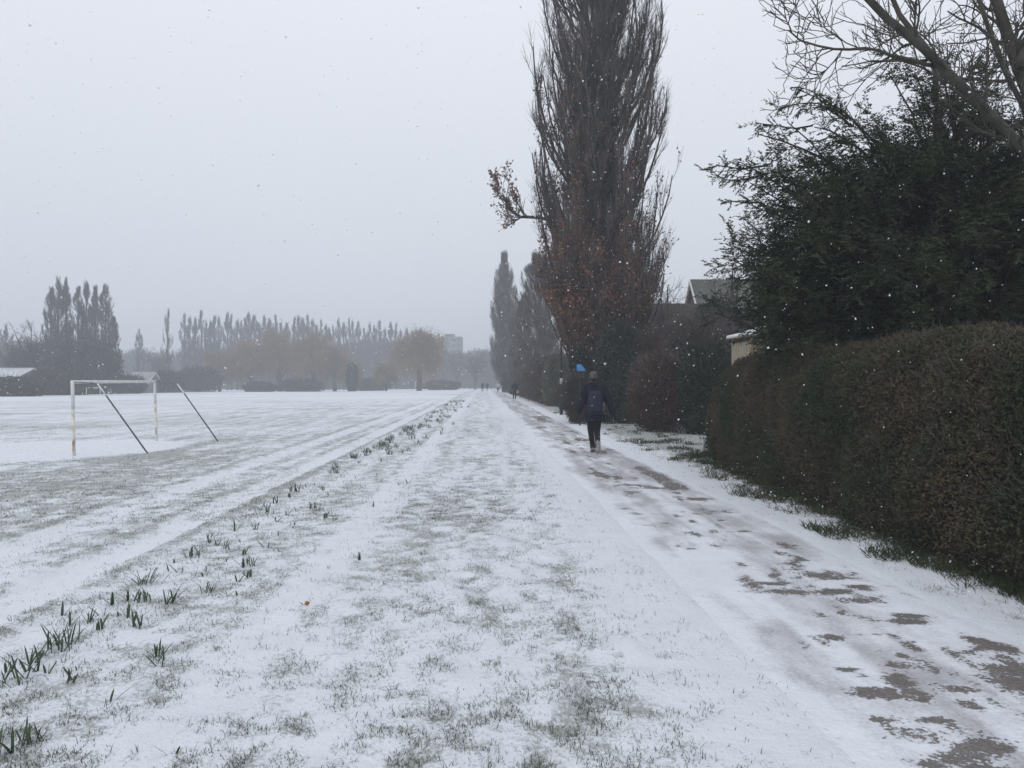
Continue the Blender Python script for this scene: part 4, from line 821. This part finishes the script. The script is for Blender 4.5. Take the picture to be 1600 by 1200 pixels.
# ------------------------------------------------------------------ people
def remesh(mb, name, m, parent, vox, smooth=6):
    o = mb.build(name, m); md = o.modifiers.new('r', 'REMESH'); md.mode = 'VOXEL'; md.voxel_size = vox
    sm = o.modifiers.new('s', 'SMOOTH'); sm.iterations = smooth; sm.factor = .5
    dg = bpy.context.evaluated_depsgraph_get(); me = bpy.data.meshes.new_from_object(o.evaluated_get(dg)); old = o.data
    o.modifiers.clear(); o.data = me; bpy.data.meshes.remove(old); me.name = name
    me.polygons.foreach_set('use_smooth', np.ones(len(me.polygons), bool)); me.materials.clear(); me.materials.append(m); o.parent = parent; return o
def loft(mb, rings, sides=20):
    """rings: (x, y, z, rx, ry)"""
    a = np.arange(sides) * 2 * math.pi / sides; V = []
    for (x, y, z, rx, ry) in rings: V.append(np.stack([x + rx * np.cos(a), y + ry * np.sin(a), z + 0 * a], -1))
    n = len(rings); i = np.arange(n * sides).reshape(n, sides); j = np.roll(i, -1, 1)
    mb.add(np.concatenate(V), [np.stack([i[:-1], j[:-1], j[1:], i[1:]], -1).reshape(-1, 4), np.array([i[0, ::-1], i[-1]])])
def ell(mb, c, r, n=16):
    th = np.linspace(0, math.pi, n)[1:-1]; loft(mb, [(c[0], c[1], c[2] - r[2] * math.cos(t), r[0] * math.sin(t), r[1] * math.sin(t)) for t in th], n)
def limb(mb, pts, rad, k=4, sides=12):
    P = np.array(pts, float); q = resamp(P, (len(P) - 1) * k + 1); d = np.concatenate([[0], np.cumsum(np.linalg.norm(np.diff(P, axis=0), axis=1))]); rr = np.interp(np.linspace(0, d[-1], len(q)), d, rad)
    mb.tube(q, rr, sides); ell(mb, P[0], (rad[0],) * 3, 10); ell(mb, P[-1], (rad[-1],) * 3, 10)
def hand(mb, w, e, side, sc=1.):
    """hand continuing the forearm from wrist w, away from elbow e; relaxed curl"""
    w = np.array(w); f = unit(w - np.array(e)); fwd = np.array([0, 1., 0]); fwd = unit(fwd - f * (fwd @ f)); inn = np.cross(f, fwd) * side
    for k in range(4):
        o = w + fwd * (.030 - .02 * k); kn = o + f * .085 + fwd * 0
        L = [.075, .083, .078, .06][k]; c = unit(f + inn * .25 + fwd * .15); m1 = kn + c * L * .5; c2 = unit(f * .8 + inn * .6); tip = m1 + c2 * L * .5
        mb.tube(np.array([o, kn, m1, tip]), [.017, .0135, .0105, .0085], 8)
    t0 = w + fwd * .028 + f * .025; t1 = t0 + unit(f * .7 + fwd * .7) * .045; t2 = t1 + unit(f + fwd * .2 + inn * .3) * .035
    mb.tube(np.array([t0, t1, t2]), [.016, .013, .010], 8)
def person(loc, label, rz, j, top, cats, coat_len=.80, vox=.008, hat=None, hatm='hat', gloves=True, trm='trouser', group=None, sc=1., bootm='dkboot', sole=False, bulk=1.0):
    r = empty('person', loc, label, 'person', group, rz); r.scale = (sc, sc, sc)
    hx = j.get('head', (0, .03)); bod = MB()
    # torso, neck, head
    loft(bod, [(0, 0, .84, .12, .09), (0, 0, .93, .155, .105), (0, 0, 1.08, .13, .095), (0, 0, 1.25, .15, .105), (0, 0, 1.38, .165, .10), (0, .0, 1.44, .10, .07), (hx[0] * .5, .015, 1.48, .058, .06), (hx[0], hx[1] - .005, 1.56, .054, .058)])
    c = np.array([hx[0], hx[1], 1.635]); ell(bod, c, (.073, .092, .108), 20); ell(bod, c + [0, .03, -.06], (.05, .06, .05), 14)
    bod.tube([c + [0, .085, .02], c + [0, .108, -.022], c + [0, .09, -.03]], [.008, .014, .010], 8)
    ell(bod, c + [0, .083, -.058], (.024, .012, .007), 10)
    for s in (-1, 1): ell(bod, c + [s * .076, -.005, -.01], (.010, .018, .03), 10); ell(bod, c + [s * .03, .076, .012], (.017, .01, .012), 8)
    for s, A, G in ((-1, 'la', 'll'), (1, 'ra', 'rl')):
        sh_, el, wr = j[A]; limb(bod, [sh_, el, wr], [.052, .04, .026]); hand(bod, wr, el, s)
        hp, kn, an, to = j[G]; limb(bod, [hp, kn, an], [.082, .052, .036]); limb(bod, [an, to], [.036, .028])
    remesh(bod, 'body', M['skin'], r, vox * .75, 3)
    for s in (-1, 1):
        mb = MB(); ell(mb, c + [s * .03, .083, .013], (.011, .007, .008), 8); mb.build('eye', M['eye'], r, True)
    # clothes
    co = MB(); z0 = coat_len
    loft(co, [(0, -.005, z0, .185, .15), (0, -.005, z0 + .12, .185, .15), (0, 0, 1.02, .17, .135), (0, 0, 1.2, .185, .135), (0, 0, 1.36, .205, .13), (0, 0, 1.43, .15, .10), (hx[0] * .4, .01, 1.49, .085, .085), (hx[0] * .6, .012, 1.535, .08, .085)])
    co.V[0] = co.V[0] * np.array([bulk, bulk, 1])
    for A in ('la', 'ra'): sh_, el, wr = j[A]; limb(co, [sh_, el, wr], [.082 * bulk, .066 * bulk, .05 * bulk])
    remesh(co, 'coat', M[top], r, vox * 1.3, 5)
    if gloves:
        for s, A in ((-1, 'la'), (1, 'ra')):
            mb = MB(); sh_, el, wr = j[A]; hand(mb, wr, el, s); mb.tube([np.array(wr) - unit(np.array(wr) - np.array(el)) * .03, np.array(wr) + unit(np.array(wr) - np.array(el)) * .03], .03, 8)
            g = remesh(mb, 'glove', M['glove'], r, .0055, 2)
            g.modifiers.new('t', 'DISPLACE').strength = .004
    tr = MB(); loft(tr, [(0, 0, .82, .15, .115), (0, 0, .9, .165, .12), (0, 0, 1.0, .15, .11)])
    for G in ('ll', 'rl'): hp, kn, an, to = j[G]; limb(tr, [hp, kn, an], [.105, .07, .056])
    remesh(tr, 'trousers', M[trm], r, vox * 1.3, 4)
    for s, G in ((-1, 'll'), (1, 'rl')):
        hp, kn, an, to = [np.array(v, float) for v in j[G]]; mb = MB(); up = unit(kn - an)
        mb.tube([an + up * .08, an], [.058, .06], 12); f = unit(to - an); limb(mb, [an + up * -.01, (an + to) / 2, to], [.06, .052, .046]); ell(mb, an - f * .035, (.05, .05, .055), 12)
        b = remesh(mb, 'boot', M[bootm], r, .009, 3)
        heel = an - f * .06
        nrm = unit(np.cross(np.array([1., 0, 0]), f)); nrm = -nrm if nrm[2] > 0 and nrm @ up > 0 else nrm
        if nrm @ up > 0: nrm = -nrm
        a0, a1 = heel + nrm * .05, to + nrm * .045 + f * .03; sd = np.array([1., 0, 0]); V = []
        ts = np.linspace(0, 1, 12); wd = np.interp(ts, [0, .08, .3, .5, .75, .92, 1], [.018, .042, .046, .04, .052, .04, .015])
        for t, w_ in zip(ts, wd):
            p = a0 + (a1 - a0) * t; V += [p - sd * w_, p + sd * w_, p - sd * w_ + nrm * .022, p + sd * w_ + nrm * .022]
        Fs = []
        for q in range(11):
            A = q * 4; B = A + 4; Fs += [[A, A + 1, B + 1, B], [A + 2, B + 2, B + 3, A + 3], [A, B, B + 2, A + 2], [A + 1, A + 3, B + 3, B + 1]]
        Fs += [[0, 2, 3, 1], [44, 45, 47, 46]]
        mk('sole', np.array(V), np.array(Fs), M['sole'], False, b)
    if hat:
        mb = MB(); ell(mb, c + [0, -.008, .045], (.088, .104, .088), 20); loft(mb, [(c[0], c[1] - .012, c[2] - .03, .087, .100), (c[0], c[1] - .010, c[2] + .03, .09, .106)])
        remesh(mb, 'woolly_hat', M[hatm], r, .009, 2)
    mb = MB(); ell(mb, c + [0, -.03, -.01], (.08, .080, .10), 16); ell(mb, c + [0, -.015, .03], (.079, .092, .088), 16); remesh(mb, 'hair', M['hair'], r, .009, 2)
    return r
# main walker seen from behind, right foot pushing off
J = {'head': (-.02, .04), 'la': ((-.185, 0, 1.40), (-.285, -.06, 1.12), (-.335, .04, .885)), 'ra': ((.185, 0, 1.40), (.30, -.06, 1.13), (.385, -.10, .86)),
     'll': ((-.08, 0, .88), (-.065, .17, .49), (-.012, .20, .12), (-.005, .34, .06)), 'rl': ((.075, 0, .88), (.05, -.02, .47), (.03, -.30, .225), (.035, -.305, .055))}
yW = 18.2; xW = X(929, yW)
w = person((xW, yW, .012), 'walker in dark navy coat and grey woolly hat seen from behind', math.radians(2), J, 'navy', None, .68, .008, hat=True, bulk=1.22, sc=1.02)
# backpack is worn: a thing of its own
bp = empty('backpack', (xW, yW - .175, 1.13), 'navy backpack on the back of the walker', 'backpack', None, math.radians(2))
mb = MB(); loft(mb, [(0, -.02, -.27, .12, .06), (0, -.04, -.24, .155, .10), (0, -.05, -.1, .165, .115), (0, -.045, .08, .16, .105), (0, -.03, .2, .135, .085), (0, -.01, .255, .07, .04)], 24); remesh(mb, 'bag', M['pack'], bp, .012, 4)
mb = MB(); loft(mb, [(0, -.145, -.22, .10, .03), (0, -.155, -.19, .125, .045), (0, -.16, -.06, .125, .05), (0, -.15, .0, .09, .03)], 18); remesh(mb, 'front_pocket', M['pack'], bp, .011, 3)
for s in (-1, 1): mb = MB(); mb.tube(resamp(np.array([[s * .09, .0, .20], [s * .11, .08, .30], [s * .12, .22, .30], [s * .13, .30, .15], [s * .15, .27, -.08], [s * .15, .05, -.2]]), 14), .022, 8); mb.build('strap', M['black'], bp, True)
mb = MB(); mb.tube([[-.03, -.01, .25], [-.02, -.01, .29], [.02, -.01, .29], [.03, -.01, .25]], .008, 6); mb.build('handle', M['black'], bp)
mb = MB(); ell(mb, (.17, -.05, -.1), (.035, .04, .11), 12); remesh(mb, 'side_bottle', M['steel'], bp, .008, 2)
# distant people
JA = {'head': (0, .03), 'la': ((-.185, 0, 1.40), (-.25, -.08, 1.13), (-.26, .06, .90)), 'ra': ((.185, 0, 1.40), (.25, -.02, 1.13), (.27, .12, .92)), 'll': ((-.085, 0, .88), (-.10, .06, .48), (-.10, -.05, .10), (-.10, .10, .035)), 'rl': ((.085, 0, .88), (.09, .12, .48), (.09, .18, .10), (.09, .32, .05))}
JB = {'head': (0, .03), 'la': ((-.185, 0, 1.40), (-.30, -.12, 1.18), (-.28, .10, 1.10)), 'ra': ((.185, 0, 1.40), (.29, -.16, 1.16), (.25, .05, 1.06)), 'll': ((-.085, 0, .88), (-.08, .02, .47), (-.08, -.02, .10), (-.08, .13, .035)), 'rl': ((.085, 0, .88), (.10, .10, .50), (.12, -.28, .36), (.12, -.30, .21))}
g2 = gp(X(804, 79), 79); person(g2, 'dark clothed walker with bags, second along the path', 0, JA, 'navy', None, .74, .012, hat=True, hatm='glove', sc=1.02)
def bag(name, loc, m, label, s=1.):
    r = empty(name, loc, label, 'bag'); mb = MB(); loft(mb, [(0, 0, -.38 * s, .12 * s, .06), (0, 0, -.35 * s, .16 * s, .09), (0, 0, -.15 * s, .15 * s, .08), (0, 0, -.08 * s, .12 * s, .03)]); remesh(mb, 'sack', M[m], r, .014, 3)
    mb = MB(); mb.tube([[-.07, 0, -.09 * s], [-.03, 0, 0], [.03, 0, 0], [.07, 0, -.09 * s]], .008, 6); mb.build('handle', M[m], r)
bag('carrier_bag', (g2[0] - .28, g2[1] + .07, g2[2] + .86), 'glove', 'dark bag in the left hand of the second walker')
bag('carrier_bag', (g2[0] + .28, g2[1] + .14, g2[2] + .88), 'pale', 'pale bag in the right hand of the second walker', .7)
person(gp(X(778, 138), 138), 'runner in pale jacket on the distant path', 0, JB, 'pale', None, .86, .014, hat=False, gloves=False)
person(gp(X(754, 158), 158), 'left figure of the farthest dark pair on the path', 0, JA, 'navy', None, .76, .014, hat=True, hatm='glove', group='farthest pair of walkers')
person(gp(X(761.5, 166), 166), 'right figure of the farthest dark pair on the path', 0, JB, 'navy', None, .76, .014, hat=False, group='farthest pair of walkers')
# ------------------------------------------------------------------ falling snow
rs = RS(17); n = 22000
Y = 5 + 27 * rs.uniform(0, 1, n) ** .7; xx = rs.uniform(-.72, .72, n) * Y; zz = np.maximum(rs.uniform(-.6, .6, n) * Y + CH, .1)
k = zz < 14; P = np.stack([xx, Y, zz], -1)[k]; n = len(P)
oc = np.array([[1, 0, 0], [-1, 0, 0], [0, 1, 0], [0, -1, 0], [0, 0, 1], [0, 0, -1]], float)
R = (.0034 + .0070 * rs.uniform(0, 1, n) ** 3) * (1 + .02 * P[:, 1]); big_ = np.where(P[:, 1] < 5.6)[0][:26]; R[big_] = rs.uniform(.007, .012, len(big_)); A = unit(rs.normal(size=(n, 3))); B = unit(np.cross(A, rs.normal(size=(n, 3)))); Cc = np.cross(A, B)
el = rs.uniform(.5, 1.5, (n, 3)); V = P[:, None] + R[:, None, None] * (oc[None, :, 0:1] * (A * el[:, 0:1])[:, None] + oc[None, :, 1:2] * (B * el[:, 1:2])[:, None] + oc[None, :, 2:3] * (Cc * el[:, 2:3])[:, None])
f = np.array([[0, 2, 4], [2, 1, 4], [1, 3, 4], [3, 0, 4], [2, 0, 5], [1, 2, 5], [3, 1, 5], [0, 3, 5]])
tag(mk('falling_snow', V.reshape(-1, 3), (np.arange(n)[:, None, None] * 6 + f[None]).reshape(-1, 3), M['flake']), 'white snowflakes drifting through the air', 'snow', kind='stuff')
# ------------------------------------------------------------------ haze
hz = MB(); hz.box((0, 0, 14.2), (1560, 1560, 31.6)); hzo = hz.build('haze', None); tag(hzo, kind='stuff'); hzo.display_type = 'WIRE'
m = bpy.data.materials.new('haze_air'); m.use_nodes = True; nt = m.node_tree
for nd in list(nt.nodes):
    if nd.type == 'BSDF_PRINCIPLED': nt.nodes.remove(nd)
pv = nt.nodes.new('ShaderNodeVolumePrincipled'); pv.inputs['Color'].default_value = (.80, .83, .88, 1); pv.inputs['Density'].default_value = .0023; pv.inputs['Anisotropy'].default_value = 0
nt.links.new(pv.outputs[0], nt.nodes['Material Output'].inputs['Volume']); hzo.data.materials.append(m)
# ------------------------------------------------------------------ world, sun, camera
wd = bpy.data.worlds.new('World'); scene.world = wd; wd.use_nodes = True; nt = wd.node_tree; bg = nt.nodes['Background']; bg.inputs['Strength'].default_value = .1
sk = nt.nodes.new('ShaderNodeTexSky'); sk.sky_type = 'NISHITA'; sk.sun_disc = False; sk.sun_elevation = math.radians(38); sk.sun_rotation = math.radians(200)
hs = nt.nodes.new('ShaderNodeHueSaturation'); hs.inputs['Saturation'].default_value = .12; nt.links.new(sk.outputs[0], hs.inputs['Color'])
tc = nt.nodes.new('ShaderNodeTexCoord'); sp_ = nt.nodes.new('ShaderNodeSeparateXYZ'); nt.links.new(tc.outputs['Generated'], sp_.inputs[0])
cr = nt.nodes.new('ShaderNodeValToRGB'); e = cr.color_ramp.elements; e[0].position = 0; e[0].color = (.59, .63, .70, 1); e[1].position = 1; e[1].color = (.80, .83, .89, 1)
q = e.new(.42); q.color = (.78, .815, .89, 1); nt.links.new(sp_.outputs['Z'], cr.inputs[0])
vn = nt.nodes.new('ShaderNodeTexNoise'); vn.inputs['Scale'].default_value = 1.6; vn.inputs['Detail'].default_value = 3; nt.links.new(tc.outputs['Generated'], vn.inputs['Vector'])
vm = node_math(nt, 'MULTIPLY_ADD', vn.outputs['Fac'], .9, 10.6)
mu = nt.nodes.new('ShaderNodeVectorMath'); mu.operation = 'SCALE'; nt.links.new(cr.outputs[0], mu.inputs[0]); nt.links.new(vm, mu.inputs['Scale'])
mx = nt.nodes.new('ShaderNodeMix'); mx.data_type = 'RGBA'; mx.inputs[0].default_value = .93; nt.links.new(hs.outputs[0], mx.inputs[6]); nt.links.new(mu.outputs[0], mx.inputs[7]); nt.links.new(mx.outputs[2], bg.inputs['Color'])
sd = bpy.data.lights.new('sun', 'SUN'); sd.energy = .5; sd.angle = math.radians(50); sd.color = (1, .98, .95); so = bpy.data.objects.new('sun', sd); COL.objects.link(so)
el_, az = math.radians(38), math.radians(200)
dirv = Vector((math.sin(az) * math.cos(el_), math.cos(az) * math.cos(el_), math.sin(el_))); so.rotation_euler = dirv.to_track_quat('Z', 'Y').to_euler(); so.location = (0, -5, 40)
cd = bpy.data.cameras.new('camera'); cam = bpy.data.objects.new('camera', cd); COL.objects.link(cam); cam.location = (0, 0, CH); cam.rotation_euler = (math.radians(90), 0, 0)
cd.sensor_width = 36; cd.lens = 36 * F / 1600; cd.shift_y = (HZ - 600) / 1600; cd.clip_start = .05; cd.clip_end = 3000; scene.camera = cam
scene.view_settings.view_transform = 'Standard'; scene.view_settings.look = 'None'; scene.view_settings.exposure = 0; scene.view_settings.gamma = 1
cy = scene.cycles; cy.max_bounces = 5; cy.diffuse_bounces = 3; cy.glossy_bounces = 2; cy.volume_bounces = 1; cy.transparent_max_bounces = 4; cy.use_denoising = True; cy.use_adaptive_sampling = True; cy.adaptive_threshold = .015
try: cy.denoiser = 'OPENIMAGEDENOISE'
except Exception: pass
